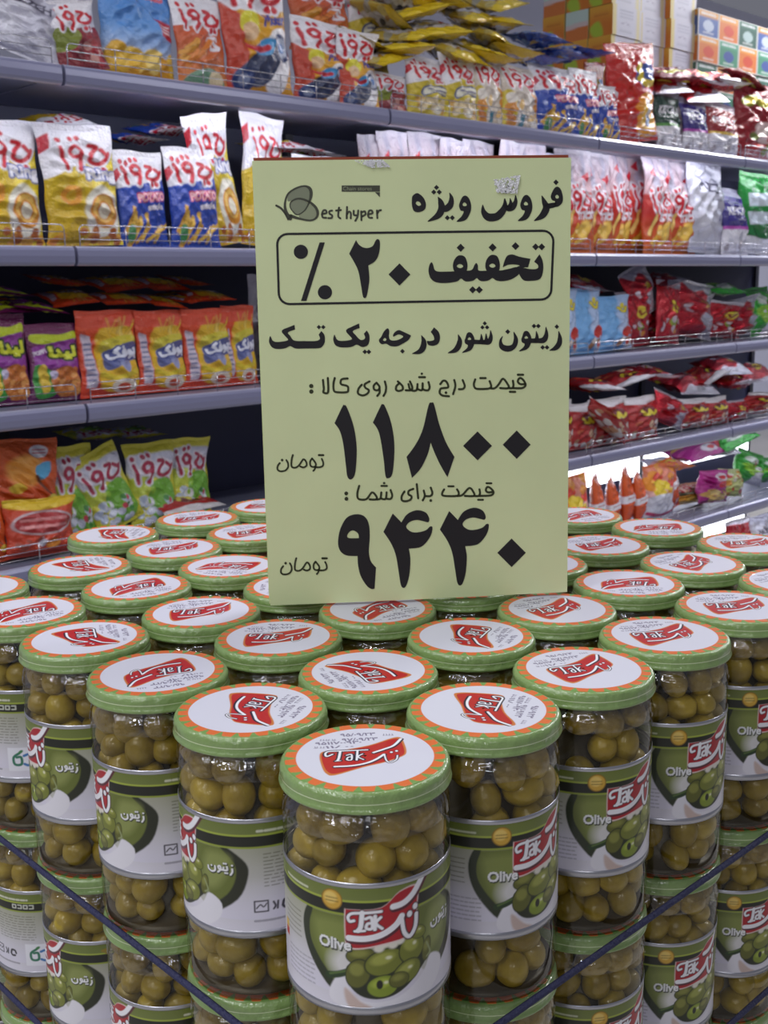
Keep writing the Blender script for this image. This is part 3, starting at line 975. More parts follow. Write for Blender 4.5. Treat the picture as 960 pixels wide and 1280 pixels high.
cand = []
for (u, v, layer, loc, jar) in JARS:
    if u and v: continue
    r = random.Random(u * 31 + v * 17 + layer * 7)
    rows = [(0.1265, 'upper'), (0.1115, 'upper'), (0.0965, 'upper'), (0.0435, 'lower'), (0.0280, 'lower'), (0.0128, 'lower')]
    for ri, (z, zone) in enumerate(rows):
        n = 10
        off = r.uniform(0, 6)
        for k in range(n):
            a = 2 * PI * (k + (ri % 2) * .5) / n + off + r.uniform(-.09, .09)
            rad = 0.0302 + r.uniform(-.0012, .0002)
            if z < 0.02: rad = 0.0285
            c = loc + Vector((rad * math.cos(a), rad * math.sin(a), z + r.uniform(-.0014, .0014)))
            out = Vector((math.cos(a), math.sin(a), 0))
            toc = (Vector((0, 0, CAM_Z)) - c); toc.normalize()
            front = c + out * .008
            x, y, d = project(front)
            fac = out.dot(toc)
            zr = front.z - loc.z
            lab = LAB_BOT - .004 < zr < LAB_TOP + .002
            inside = -8 < x < 968 and y < 1288
            vis = fac > .05 and inside and not occluded(front, jar)
            score = (max(0, fac) * (F_PX / d) ** 2 * (.35 if lab else 1)) if vis else 0
            # axis lies roughly along the glass
            tang = Vector((-math.sin(a), math.cos(a), 0))
            ph = r.choice((0, 0, PI / 2, r.uniform(0, PI), r.uniform(0, PI)))
            ax = tang * math.cos(ph) + Vector((0, 0, 1)) * math.sin(ph) + out * r.uniform(-.25, .5)
            if r.random() < .12: ax = out * 1.0 + tang * r.uniform(-.4, .4) + Vector((0, 0, r.uniform(-.4, .4)))
            ax.normalize()
            q = ax.to_track_quat('Z', 'Y').to_matrix().to_4x4()
            s = r.uniform(.86, 1.08)
            Mx = Matrix.Translation(c) @ q @ Matrix.Diagonal((s, s, s * r.uniform(.94, 1.06), 1))
            cand.append((score, (u, v, layer, zone), Mx, r.randrange(4), a))
cand.sort(key=lambda c: -c[0])
def jar_words(u, v, layer):
    L = ['top', 'second', 'third'][layer]
    if (u, v) == (0, 0): return f'front corner jar, {LAYER[layer]}'
    if v == 0: return f'left face jar {NUM[u]} from the corner, {LAYER[layer]}'
    return f'right face jar {NUM[v]} from the corner, {LAYER[layer]}'
rest = [c for c in cand[300:]]
for score, key, Mx, k, a in cand[:300]:
    if score <= 0:
        continue
    o = link('olive', OLIVES[k])
    o.matrix_world = Mx
    u, v, layer, zone = key
    w = jar_words(u, v, layer)
    where = 'above the label' if zone == 'upper' else 'below the label'
    tag(o, f'green olive {where} in {w}', 'olive', f'olives {where} in {w}')
# the others, further round the jars, as one mass
co, fa = [], []
base = 0
tmpl = []
for me in OLIVES:
    vv = np.array([v.co[:] for v in me.vertices]); ff = np.array([p.vertices[:] for p in me.polygons])
    tmpl.append((vv, ff))
for score, key, Mx, k, a in rest:
    vv, ff = tmpl[k]
    m = np.array(Mx)
    co.append(vv @ m[:3, :3].T + m[:3, 3]); fa.append(ff + base); base += len(vv)
me = bpy.data.meshes.new('packed_olives')
me.from_pydata(np.concatenate(co).tolist(), [], np.concatenate(fa).tolist())
me.polygons.foreach_set('use_smooth', np.ones(len(me.polygons), bool))
me.materials.append(M['olive'])
tag(link('packed_olives', me), 'the remaining green olives packed round the insides of the outer jars', 'olives', kind='stuff')

# ------------------------------------------------------------------ cords round the stack
def cord(z, label, r=0.0019):
    R = 0.0412 + r + .0014
    cs = [grid(0, 0), grid(0, 6), grid(6, 6), grid(6, 0)]
    outs = [(-DV, -DU), (-DU, DV), (DV, DU), (DU, -DV)]
    pts = []
    for c0, (n0, n1) in zip(cs, outs):
        for i in range(9):
            w = i / 8 * PI / 2
            pts.append(c0 + (n0 * math.cos(w) + n1 * math.sin(w)) * R + Vector((0, 0, z)))
    mb = MB()
    mb.tube(pts, r, 8, 0, True)
    return tag(mb.build('cord', [M['cord']], None, True), label, 'cord', 'cords round the jar stack')
cord(ZL - 1.66 * U, 'dark blue cord stretched round the jar stack below the top layer')
cord(ZL - 3.08 * U, 'lower dark blue cord round the jar stack near its third layer')

# ------------------------------------------------------------------ the price sign
S_X, S_Y, S_YAW, S_TILT, S_ROLL, S_W, S_H = -0.921400303, 8.52478915, 0.0923676015, 0.0195483631, 0.0041121994, 2.42475650, 3.42286772
e1 = Vector((math.cos(S_YAW) * math.cos(S_ROLL), math.sin(S_YAW) * math.cos(S_ROLL), math.sin(S_ROLL)))
nb = Vector((-math.sin(S_YAW), math.cos(S_YAW), 0))
up0 = e1.cross(nb)
e2 = up0 * math.cos(S_TILT) + nb * math.sin(S_TILT)
en = e1.cross(e2).normalized()                   # away from or towards the viewer
if en.y > 0: en = -en
S0 = Vector((S_X * U, S_Y * U, ZL + 0.02 * U))
SW, SH = S_W * U, S_H * U
def sign_uv(x, y):
    r = ray(x, y)
    O = S0 - Vector((0, 0, CAM_Z))
    k = O.dot(en) / r.dot(en)
    q = r * k - O
    return q.dot(e1), q.dot(e2)
sign = empty('price_sign', S0)
tag(sign, 'yellow price card with black lettering standing upright on the olive jar lids', 'sign')
sg = MB()
nx, ny = 12, 16
TH = 0.0008
def bow(a, b):                                   # the card bows very slightly
    return 0.0012 * math.sin(PI * a) * (1 - b * .5)
def sp(a, b, lift=0.0):
    return e1 * (a * SW) + e2 * (b * SH) + en * (bow(a, b) + lift)
gv = [sp(i / nx, j / ny) for j in range(ny + 1) for i in range(nx + 1)]
gb = [p - en * TH for p in gv]
sg.add(gv, [(j * (nx + 1) + i, j * (nx + 1) + i + 1, (j + 1) * (nx + 1) + i + 1, (j + 1) * (nx + 1) + i) for j in range(ny) for i in range(nx)])
sg.add(gb, [((j + 1) * (nx + 1) + i, (j + 1) * (nx + 1) + i + 1, j * (nx + 1) + i + 1, j * (nx + 1) + i) for j in range(ny) for i in range(nx)])
bd = [i for i in range(nx + 1)] + [j * (nx + 1) + nx for j in range(1, ny + 1)] + [ny * (nx + 1) + i for i in range(nx - 1, -1, -1)] + [j * (nx + 1) for j in range(ny - 1, 0, -1)]
k0 = len(sg.v)
sg.add([gv[i] for i in bd] + [gb[i] for i in bd], [(i, (i + 1) % len(bd), len(bd) + (i + 1) % len(bd), len(bd) + i) for i in range(len(bd))])
def on_card(x, y, lift):
    a, b = sign_uv(x, y)
    return e1 * a + e2 * b + en * (bow(a / SW, b / SH) + lift)
class Ink:
    def __init__(s, ox, oy, k): s.o, s.k = (ox, oy), k
    def px(s, p): return (s.o[0] + p[0] / s.k, s.o[1] + p[1] / s.k)
    def face(s, loops, mi, lift=.00025):
        vs = [Vector((p[0], p[1], 0)) for l in loops for p in l]
        tr = tessellate_polygon([[Vector((p[0], p[1], 0)) for p in l] for l in loops])
        sg.add([on_card(*s.px(p), lift) for p in vs], [tuple(t) for t in tr], mi)
    def p(s, pts, holes=(), mi=1, sm=True, lift=.00025, sub=5):
        s.face([catmull(pts, True, sub) if sm else pts] + [catmull(h, True, sub) for h in holes], mi, lift)
    def c(s, x, y, r, mi=1, ry=None):
        s.face([[(x + r * math.cos(2 * PI * i / 20), y + (ry or r) * math.sin(2 * PI * i / 20)) for i in range(20)]], mi)
    def d(s, x, y, r, ry=None, mi=1):
        ry = ry or r
        s.face([[(x - r, y), (x, y - ry), (x + r, y), (x, y + ry)]], mi)
    def v(s, pts, mi=1, lift=.00025):
        """a pen stroke of changing width"""
        q = catmull([(p[0], p[1]) for p in pts], False, 5)
        w = [c[0] for c in catmull([(p[2], 0) for p in pts], False, 5)]
        n = len(q)
        L, R = [], []
        for i in range(n):
            a, b = q[max(0, i - 1)], q[min(n - 1, i + 1)]
            dx, dy = b[0] - a[0], b[1] - a[1]
            l = math.hypot(dx, dy) or 1
            ox, oy = -dy / l * w[i] / 2, dx / l * w[i] / 2
            L.append((q[i][0] + ox, q[i][1] + oy)); R.append((q[i][0] - ox, q[i][1] - oy))
        vs = [on_card(*s.px(p), lift) for p in L + R]
        sg.add(vs, [(i, i + 1, n + i + 1, n + i) for i in range(n - 1)], mi)
        for e in (0, n - 1):
            if w[e] > 3: s.c(q[e][0], q[e][1], w[e] / 2, mi)
    def s(s, w, *lines, mi=1):
        for l in lines: s.v([(x, y, w) for x, y in l], mi)
    def sh(s, pts, dx, dy): return [(p[0] + dx, p[1] + dy) + tuple(p[2:]) for p in pts]
C = 1
# first line
I = Ink(500, 210, 4.3636)
I.p([(70, 150), (95, 138), (125, 160), (140, 195), (134, 226), (105, 241), (76, 236), (65, 208), (64, 170)], [[(85, 195), (92, 182), (108, 188), (113, 202), (100, 207)]])
for x, y in ((198, 107), (183, 132), (213, 132)): I.d(x, y, 14)
I.v([(270, 138, 5), (279, 165, 22), (274, 200, 34), (252, 221, 36), (222, 224, 30)])
I.v([(207, 160, 5), (220, 185, 28), (226, 222, 38), (206, 260, 34), (153, 291, 6)])
for x, y in ((257, 272), (284, 272)): I.d(x, y, 14)
waw = [(325, 188), (340, 158), (360, 152), (378, 172), (387, 210), (380, 248), (355, 285), (308, 293), (334, 265), (346, 238), (330, 232), (321, 210)]
wh_ = [(340, 198), (350, 188), (361, 196), (362, 206), (346, 208)]
I.p(waw, [wh_]); I.p(I.sh(waw, 334, -4), [I.sh(wh_, 334, -4)])
I.v([(629, 150, 5), (629, 185, 22), (612, 214, 34), (588, 221, 30), (570, 205, 22)])
I.v([(600, 168, 5), (603, 195, 20), (594, 218, 28)])
I.v([(570, 170, 8), (571, 205, 26), (556, 238, 38), (525, 266, 42), (480, 268, 42), (455, 240, 28), (450, 204, 6)])
for x, y in ((578, 128), (603, 123), (590, 102)): I.d(x, y, 13)
I.p([(822, 152), (838, 115), (858, 102), (877, 118), (888, 158), (884, 190), (862, 210), (835, 214), (810, 222), (808, 200), (838, 195), (845, 182), (828, 174)], [[(846, 154), (856, 146), (866, 156), (862, 166), (851, 166)]])
I.v([(773, 153, 5), (786, 185, 26), (797, 220, 38), (775, 260, 34), (733, 287, 6)])
I.v([(795, 210, 26), (825, 205, 28), (850, 200, 24)])
I.d(850, 78, 15)
# shop mark
I = Ink(330, 220, 6.0)
I.p([(180, 190), (178, 150), (195, 120), (260, 85), (320, 85), (340, 130), (332, 190), (270, 172), (220, 178)], mi=4, lift=.00012)
I.p([(198, 210), (250, 176), (325, 200), (312, 240), (280, 285), (235, 292), (205, 250)], mi=4, lift=.00012)
I.p([(330, 208), (380, 240), (400, 285), (385, 325), (340, 333), (262, 305), (305, 255)], mi=5, lift=.00012)
I.v([(196, 318, 30), (165, 270, 24), (157, 205, 16), (180, 135, 13), (240, 92, 13), (305, 76, 13), (345, 98, 24), (352, 150, 22), (335, 205, 13), (305, 258, 9), (255, 290, 7), (222, 272, 8), (196, 232, 8), (205, 192, 10), (260, 170, 14), (330, 190, 17), (382, 230, 20), (402, 275, 20), (390, 315, 16), (345, 334, 13), (265, 320, 17), (200, 300, 26)], mi=3)
I.v([(92, 222, 15), (130, 245, 16), (160, 285, 14), (180, 328, 10)], mi=3)
I.s(14.5, [(435, 285), (468, 278), (462, 258), (445, 260), (435, 285), (440, 310), (466, 314)], [(510, 260), (490, 266), (492, 284), (510, 296), (506, 315), (482, 316)], [(562, 238), (556, 300), (572, 318)], [(540, 260), (576, 256)],
    [(622, 233), (619, 318)], [(620, 292), (636, 268), (650, 280), (650, 318)], [(672, 262), (674, 292), (692, 296)], [(706, 260), (700, 306), (684, 336)], [(728, 266), (730, 332)], [(730, 274), (754, 266), (760, 288), (736, 304)],
    [(780, 288), (812, 280), (806, 260), (788, 262), (780, 288), (787, 312), (810, 314)], [(846, 260), (849, 316)], [(849, 282), (860, 262), (876, 257)], mi=3)
I.p([(582, 72), (868, 72), (868, 118), (582, 118)], mi=3, sm=False)
I.p([(832, 123), (868, 123), (868, 160)], mi=3, sm=False)
tr, sz = text_tris('Chain stores')
for t in tr:
    sg.add([on_card(*I.px((592 + p[0] / sz[0] * 215, 110 - p[1] / sz[1] * 30)), .0004) for p in t], [(0, 1, 2)], 5)
# boxed line
I = Ink(0, 0, 1.0)
def arc(cx, cy, r, a0, a1): return [(cx + r * math.cos(a0 + (a1 - a0) * i / 6), cy + r * math.sin(a0 + (a1 - a0) * i / 6)) for i in range(7)]
bx = arc(359.5, 305.5, 13, PI, 1.5 * PI) + [(520, 290.4)] + arc(678.5, 301.5, 13, 1.5 * PI, 2 * PI) + arc(676, 361.5, 13, 0, .5 * PI) + [(520, 377.2)] + arc(362, 366.5, 13.6, .5 * PI, PI)
bx.append(bx[0])
for a, b in zip(bx[:-1], bx[1:]): I.v([(a[0], a[1], 2.8), ((a[0] + b[0]) / 2, (a[1] + b[1]) / 2, 2.8), (b[0], b[1], 2.8)])
I = Ink(340, 280, 5.0526)
I.c(182, 176, 45); I.c(334, 431, 45)
I.p([(300, 117), (333, 117), (217, 486), (183, 486)], sm=False)
I.p([(530, 102, C), (548, 130), (575, 148), (605, 152), (635, 140), (650, 112), (663, 96), (678, 104), (681, 140), (672, 195), (650, 235), (607, 262, C), (614, 340), (608, 400), (597, 455), (585, 468), (573, 455), (562, 390), (545, 300), (520, 245), (487, 188, C)])
I.d(804, 319, 69, 70)
I = Ink(520, 285, 5.3333)
for x, y, r in ((296, 132, 27), (509, 130, 27), (662, 121, 26), (796, 126, 23), (837, 126, 23), (376, 412, 24), (420, 412, 24)): I.d(x, y, r)
I.p([(102, 229), (113, 245), (121, 275), (142, 290), (200, 291), (250, 289), (300, 282), (345, 285), (374, 276), (388, 248), (400, 234), (411, 250), (416, 283), (470, 285), (520, 285), (570, 282), (620, 272), (672, 262), (690, 298), (660, 328), (620, 347), (570, 355), (532, 349), (508, 334), (480, 350), (440, 355), (418, 347), (403, 334), (380, 351), (340, 357), (318, 351), (298, 337), (270, 357), (195, 367), (130, 361), (96, 335), (82, 290), (88, 248)])
fe, fh = [(256, 292), (245, 262), (250, 222), (272, 190), (298, 182), (325, 194), (340, 232), (340, 272), (325, 300), (280, 308)], [(270, 254), (285, 241), (302, 243), (313, 256), (300, 267), (284, 266)]
I.p(fe, [fh]); I.p(I.sh(fe, 216, -3), [I.sh(fh, 216, -3)])
I.p([(577, 262, C), (588, 222), (607, 186), (642, 177), (690, 192), (762, 206, C), (746, 262, C), (716, 266), (694, 300), (660, 310), (650, 285), (664, 264), (690, 250), (650, 243), (612, 246)])
I.p([(822, 175, C), (842, 215), (848, 265), (838, 320), (815, 345), (770, 352), (720, 350), (694, 322), (686, 292), (716, 268), (750, 273), (790, 275), (812, 266), (810, 245), (786, 225, C)])
# third line
I = Ink(330, 395, 5.0526)
I.d(346, 70, 14); I.d(374, 70, 14)
I.p([(40, 127), (47, 140), (55, 155), (78, 164), (125, 160), (152, 150), (132, 125), (113, 102), (119, 86), (150, 73), (192, 56, C), (196, 85, C), (152, 103), (165, 125), (192, 155), (260, 158), (320, 158), (345, 152), (353, 140), (345, 118, C), (362, 94, C), (381, 120), (384, 160), (370, 190), (345, 203), (270, 205), (200, 205), (165, 190), (132, 204), (80, 208), (48, 195), (32, 165), (34, 140)])
I.p([(445, 118), (452, 132), (460, 148), (482, 157), (530, 154), (555, 144), (536, 120), (518, 98), (525, 82), (555, 67), (600, 47, C), (603, 76, C), (560, 95), (578, 120), (606, 149), (628, 149), (638, 135), (630, 112, C), (648, 91, C), (664, 120), (664, 160), (652, 185), (620, 196), (585, 181), (550, 195), (490, 198), (452, 185), (438, 155), (439, 130)])
I.d(636, 226, 15); I.d(661, 226, 15)
I.p([(725, 150), (740, 130), (755, 100), (770, 83), (782, 78), (790, 95), (788, 130), (800, 152), (840, 152), (878, 131), (850, 116), (815, 130), (822, 105), (850, 89), (880, 100), (927, 122, C), (912, 150), (870, 177), (838, 191), (800, 190), (770, 175), (745, 178), (730, 168)], [[(750, 152), (762, 138), (772, 148), (764, 158)]])
I.d(873, 222, 15)
I = Ink(510, 395, 4.8)
I.v([(80, 118, 5), (93, 150, 28), (90, 185, 36), (70, 212, 30), (26, 225, 5)])
I.p([(155, 68, C), (182, 95), (191, 130), (180, 165), (150, 178), (120, 172), (113, 150), (130, 150), (154, 143), (152, 120), (135, 95, C)])
I.v([(300, 113, 5), (309, 145, 26), (301, 180, 34), (280, 206, 28), (240, 221, 5)])
wa, wb = [(343, 132), (352, 105), (368, 97), (385, 108), (398, 140), (392, 180), (370, 208), (323, 220), (350, 195), (358, 175), (342, 165), (338, 146)], [(357, 137), (367, 127), (378, 138), (373, 143), (360, 143)]
I.p(wa, [wb])
I.v([(494, 88, 5), (496, 125, 22), (484, 154, 32), (458, 157, 28), (425, 156, 26), (385, 155, 28)])
I.v([(467, 108, 5), (468, 140, 20), (462, 158, 24)]); I.v([(438, 110, 5), (440, 140, 20), (436, 158, 24)])
for x, y in ((459, 44), (445, 68), (473, 68)): I.d(x, y, 13)
I.v([(565, 123, 5), (554, 150, 16), (563, 184, 32), (600, 196, 36), (634, 180, 30), (646, 140, 26), (634, 98, 5)]); I.d(597, 94, 15)
I.p(I.sh(wa, 341, -8), [I.sh(wb, 341, -8)])
I.v([(827, 68, 5), (829, 110, 24), (814, 143, 34), (780, 148, 28), (725, 148, 28)]); I.v([(769, 93, 5), (773, 125, 20), (768, 146, 24)])
for x, y in ((755, 60), (781, 60), (807, 188), (833, 188)): I.d(x, y, 14)
I.v([(904, 93, 5), (910, 130, 24), (906, 165, 32), (885, 192, 28), (850, 206, 5)]); I.d(892, 64, 14)
# fourth line, thin script
I = Ink(370, 455, 6.0); m = 2
I.c(114, 165, 16, m); I.c(115, 206, 16, m)
I.s(16, [(202, 120), (208, 185), (205, 212), (240, 210), (238, 105)], [(290, 105), (280, 150), (284, 198), (310, 211), (380, 210), (391, 190), (384, 165), (340, 152), (334, 132), (345, 113), (386, 108)],
    [(492, 155), (468, 185), (465, 220), (500, 235), (535, 220), (545, 195), (520, 178), (514, 152), (550, 130)], [(602, 140), (582, 162), (586, 190), (614, 195), (625, 170), (603, 140)], [(625, 178), (625, 215), (608, 238)], [(665, 130), (674, 170), (670, 210), (655, 238)],
    [(762, 130), (795, 162), (798, 190), (770, 201), (749, 192), (752, 165), (772, 145)], [(853, 130), (870, 172), (862, 195), (822, 196)], mi=m)
I = Ink(510, 455, 6.0)
I.s(16, [(2, 150), (12, 185), (30, 198), (62, 195), (70, 150)], [(68, 185), (90, 195), (106, 190), (108, 145)], [(106, 185), (125, 195), (150, 195), (160, 172), (152, 135)], [(240, 150), (262, 125), (286, 132), (300, 172), (262, 180), (242, 186), (236, 215), (256, 235), (305, 241)],
    [(345, 120), (353, 165), (336, 225)], [(408, 120), (423, 162), (412, 185), (380, 188)], [(502, 115), (492, 150), (502, 180), (540, 187), (605, 183), (622, 165), (610, 128)], [(618, 182), (650, 180), (680, 150), (710, 110), (744, 148), (752, 180), (690, 180)],
    [(748, 180), (780, 180), (789, 160), (785, 125)], [(785, 180), (855, 180), (880, 155), (860, 116), (836, 105), (822, 130), (840, 150), (878, 150)], mi=m)
I.c(102, 72, 9, m); I.c(283, 214, 10, m)
I.s(16, [(82, 98), (104, 98), (125, 98)], [(540, 105), (560, 105), (580, 105)], [(762, 208), (782, 208), (802, 208)], [(822, 80), (842, 80), (862, 80)], mi=m)
# the two prices
I = Ink(400, 495, 3.4286)
I.p([(103, 39), (113, 45), (135, 100), (150, 160), (157, 230), (153, 310), (145, 345), (130, 357), (117, 345), (112, 310), (100, 210), (85, 150), (62, 116, C), (96, 44)])
I.p([(267, 35), (277, 42), (300, 100), (314, 165), (318, 230), (313, 310), (305, 342), (292, 351), (280, 342), (272, 270), (258, 180), (245, 140), (226, 113, C), (260, 41)])
I.p([(477, 28), (488, 36), (510, 120), (540, 200), (575, 260, C), (545, 347, C), (512, 290), (487, 235), (473, 198, C), (460, 250), (430, 310), (393, 350, C), (370, 260, C), (410, 205), (440, 140), (464, 40)])
I.d(674, 213, 62); I.d(842, 208, 60, 61)
def toman(dx, dy):
    I = Ink(340, 555 if dy == 0 else 680, 12.0)
    sh = lambda l: [(x + dx, y + dy) for x, y in l]
    I.s(27, sh([(115, 285), (85, 330), (86, 385), (130, 409), (200, 395), (238, 350), (240, 290), (215, 240)]), sh([(312, 165), (295, 230), (290, 320), (310, 349), (360, 350), (410, 312), (470, 228), (513, 270), (515, 325), (470, 349), (425, 335)]),
        sh([(600, 215), (572, 260), (576, 320), (610, 341), (650, 333), (655, 290), (622, 240), (600, 215)]), sh([(652, 335), (640, 375), (620, 400)]), sh([(640, 345), (715, 345), (763, 322), (766, 270), (745, 220)]), mi=2)
    I.s(32, sh([(702, 165), (736, 165), (768, 165)]), mi=2)
    I.d(152 + dx, 240 + dy, 24, mi=2)
toman(0, 0); toman(52, 46)
I = Ink(420, 590, 4.571)
I.c(58, 121, 11, m); I.c(59, 152, 11, m)
I.s(12, [(132, 78), (122, 115), (123, 145), (140, 156), (175, 152), (205, 115), (230, 138), (228, 155), (192, 155)], [(228, 155), (252, 150), (258, 115)], [(257, 150), (282, 152), (288, 115)], [(287, 150), (310, 152), (320, 132), (311, 102)],
    [(390, 110), (375, 135), (376, 160), (400, 165), (424, 156), (430, 137), (413, 126), (415, 106), (440, 95)], [(460, 68), (464, 108), (468, 148)], [(500, 105), (506, 135), (494, 160)], [(505, 136), (538, 135), (549, 118), (540, 88)],
    [(616, 98), (605, 120), (615, 134), (688, 135), (700, 118), (690, 98)], [(690, 135), (720, 130), (760, 90), (784, 114), (786, 135), (735, 135)], [(785, 135), (813, 135), (821, 120), (818, 98)], [(818, 135), (883, 132), (898, 113), (880, 90), (862, 85), (855, 104), (868, 115), (895, 112)], mi=m)
I.c(274, 62, 7, m); I.c(540, 161, 8, m)
I.s(11, [(258, 78), (274, 78), (290, 78)], [(640, 80), (655, 80), (670, 80)], [(810, 157), (823, 157), (838, 157)], [(858, 63), (872, 63), (886, 63)], mi=m)
I = Ink(410, 630, 3.692)
I.p([(130, 46), (168, 56), (188, 92), (192, 150), (188, 218), (197, 262), (221, 291, C), (214, 388, C), (200, 390), (178, 375), (150, 330), (138, 280), (136, 238, C), (86, 236), (56, 215), (46, 175), (56, 115), (86, 62)], [[(88, 145), (100, 126), (118, 121), (138, 135), (142, 156, C), (98, 156)]])
four = [(298, 42, C), (338, 83, C), (365, 45), (410, 27), (450, 38), (466, 65), (461, 82), (440, 78), (408, 72), (375, 82), (360, 105), (385, 127), (420, 128), (452, 118), (470, 102), (481, 108), (470, 150), (430, 195), (372, 204, C), (379, 250), (375, 320), (362, 370), (348, 385), (335, 370), (325, 310), (312, 235), (290, 180), (255, 127, C)]
I.p(four); I.p(I.sh(four, 260, -11))
I.d(846, 224, 66)
sg.build('card', [M['card'], M['ink'], M['olive_ink'], M['grey_ink'], M['grey_fill'], M['grey_fill2']], sign)
# second sheet and board behind it, showing as a thin edge at the left and along the top
bk = MB()
def bq(a, b, lift): return e1 * (a * SW) + e2 * (b * SH) - en * lift
for m0, (a0, a1, b0, b1, l0, l1) in ((0, (-.012, .99, .003, .997, .0022, .0038)), (1, (.004, .996, .01, 1.008, .0042, .0066))):
    c8 = [bq(a, b, l) for l in (l0, l1) for a, b in ((a0 + (.008 if m0 == 0 else 0), b0), (a1, b0), (a1, b1), (a0 + (.012 if m0 == 0 else 0), b1))]
    bk.add(c8, [(0, 1, 2, 3), (7, 6, 5, 4), (0, 4, 5, 1), (1, 5, 6, 2), (2, 6, 7, 3), (3, 7, 4, 0)], m0)
tag(bk.build('backing_board', [M['card'], M['red_board']], sign), 'second sheet and brown red board behind the card', None)
def tape(pts, seed):
    cx, cy = np.mean([p[0] for p in pts]), np.mean([p[1] for p in pts])
    n = 26
    r = random.Random(seed)
    v, f = [], []
    xs, ys = [p[0] for p in pts], [p[1] for p in pts]
    A_, B_ = [sign_uv(*p) for p in pts], None
    vs = []
    for j in range(n + 1):
        for i in range(n + 1):
            s, t = i / n, j / n
            a = (A_[0][0] * (1 - s) + A_[1][0] * s) * (1 - t) + (A_[3][0] * (1 - s) + A_[2][0] * s) * t
            b = (A_[0][1] * (1 - s) + A_[1][1] * s) * (1 - t) + (A_[3][1] * (1 - s) + A_[2][1] * s) * t
            if 0 < i < n: b += r.uniform(-.0004, .0004)
            vs.append(e1 * a + e2 * b + en * (bow(a / SW, b / SH) + .0007 + r.uniform(0, .0009)))
    fs = [(j * (n + 1) + i, (j + 1) * (n + 1) + i, (j + 1) * (n + 1) + i + 1, j * (n + 1) + i + 1) for j in range(n) for i in range(n)]
    link('clear_tape', mesh_from('clear_tape', vs, fs, [M['tape']], None, False), sign)
tape([(616, 225), (650, 219), (646, 243), (620, 241)], 2)
tape([(442, 201), (478, 200), (488, 209), (462, 210)], 3)

# ------------------------------------------------------------------ snack bag artwork (100 wide, y down)
WHT, RED, SIL = (236, 232, 240), (200, 28, 44), (214, 212, 226)
def logo(c, x, y, w, h, col=RED, out=WHT, th=.085):
    """the red brush-script word with its white outline"""
    L = [[(.05, .38), (.10, .62), (.13, .98)], [(.30, .62), (.24, .45), (.34, .30), (.46, .42), (.44, .58), (.32, .62)], [(.45, .5), (.45, .75), (.37, 1.0)],
         [(.62, .28), (.76, .34), (.64, .55), (.62, .74), (.76, .82), (.92, .70), (.99, .5)], [(.84, .40), (.93, .52)]]
    D = [(.03, .16), (.27, .10), (.40, .06), (.72, 1.0), (.84, .98)]
    for cc, k in ((out, 2.0), (col, 1.0)):
        if cc is None: continue
        for l in L: c.stroke(cc, w * th * k, [(x + w * a, y + h * b) for a, b in l])
        for a, b in D: c.ell(cc, x + w * a, y + h * b, w * th * .62 * (1 + (k - 1) * .7), w * th * .62 * (1 + (k - 1) * .7))
def blobs(c, cols, n, x0, y0, x1, y1, r0, r1, seed):
    r = random.Random(seed)
    for _ in range(n):
        c.ell(r.choice(cols), r.uniform(x0, x1), r.uniform(y0, y1), r.uniform(r0, r1), r.uniform(r0, r1) * .8, rot=r.uniform(0, 3))
def sticks(c, cols, n, x0, y0, x1, y1, w, seed, ang=-.9):
    r = random.Random(seed)
    for _ in range(n):
        x, y, a, L = r.uniform(x0, x1), r.uniform(y0, y1), ang + r.uniform(-.5, .5), r.uniform(22, 40)
        p = [(x, y), (x + L * .5 * math.cos(a) + 2, y + L * .5 * math.sin(a)), (x + L * math.cos(a), y + L * math.sin(a))]
        c.stroke((120, 70, 20), w + 2, p, op=.5); c.stroke(r.choice(cols), w, p)
def word(c, s, h, x, y, w, col, out, rot=0.0, b=2.0):
    """a short bold brand word with a dark outline"""
    c.text(out, s, x, y, h, w, rot, b * 3.0)
    c.text(col, s, x, y, h, w, rot, b)
ART = {}
def art(name, h, m=0.0, fillk=.8, T=.30, px=.8):
    def deco(fn):
        ART[name] = (fn, h, m, fillk, T, px)
        return fn
    return deco
ORB = (226, 150, 50)
@art('ring', 170, fillk=.62, T=.30)
def _(c):
    c.fill((216, 190, 30), (200, 160, 20)); c.poly((226, 200, 40), [(60, 60), (100, 40), (100, 170), (50, 170)])
    c.poly(WHT, [(0, 0), (100, 0), (100, 38), (70, 52), (40, 60), (12, 74), (0, 78)])
    c.poly((190, 30, 50), [(0, 22), (16, 14), (12, 36), (0, 44)]); logo(c, 22, 16, 70, 48)
    c.text((70, 90, 170), 'Ring', 55, 62, 20, 44, 0, 6); c.text(WHT, 'Ring', 55, 62, 20, 44, 0, 2)
    c.ell((232, 226, 210), 72, 126, 26, 40, soft=2)
    c.ell((212, 136, 30), 74, 122, 21, 24); c.ell((238, 190, 90), 74, 119, 17, 19); c.ell((212, 136, 30), 74, 121, 12, 14); c.ell((236, 228, 206), 74, 122, 9, 11)
    c.ell((222, 150, 40), 32, 100, 13, 14); c.ell((210, 170, 30), 32, 100, 6, 7)
    blobs(c, [(170, 90, 30), (220, 160, 60), (200, 120, 40)], 16, 5, 148, 96, 166, 5, 8, 3)
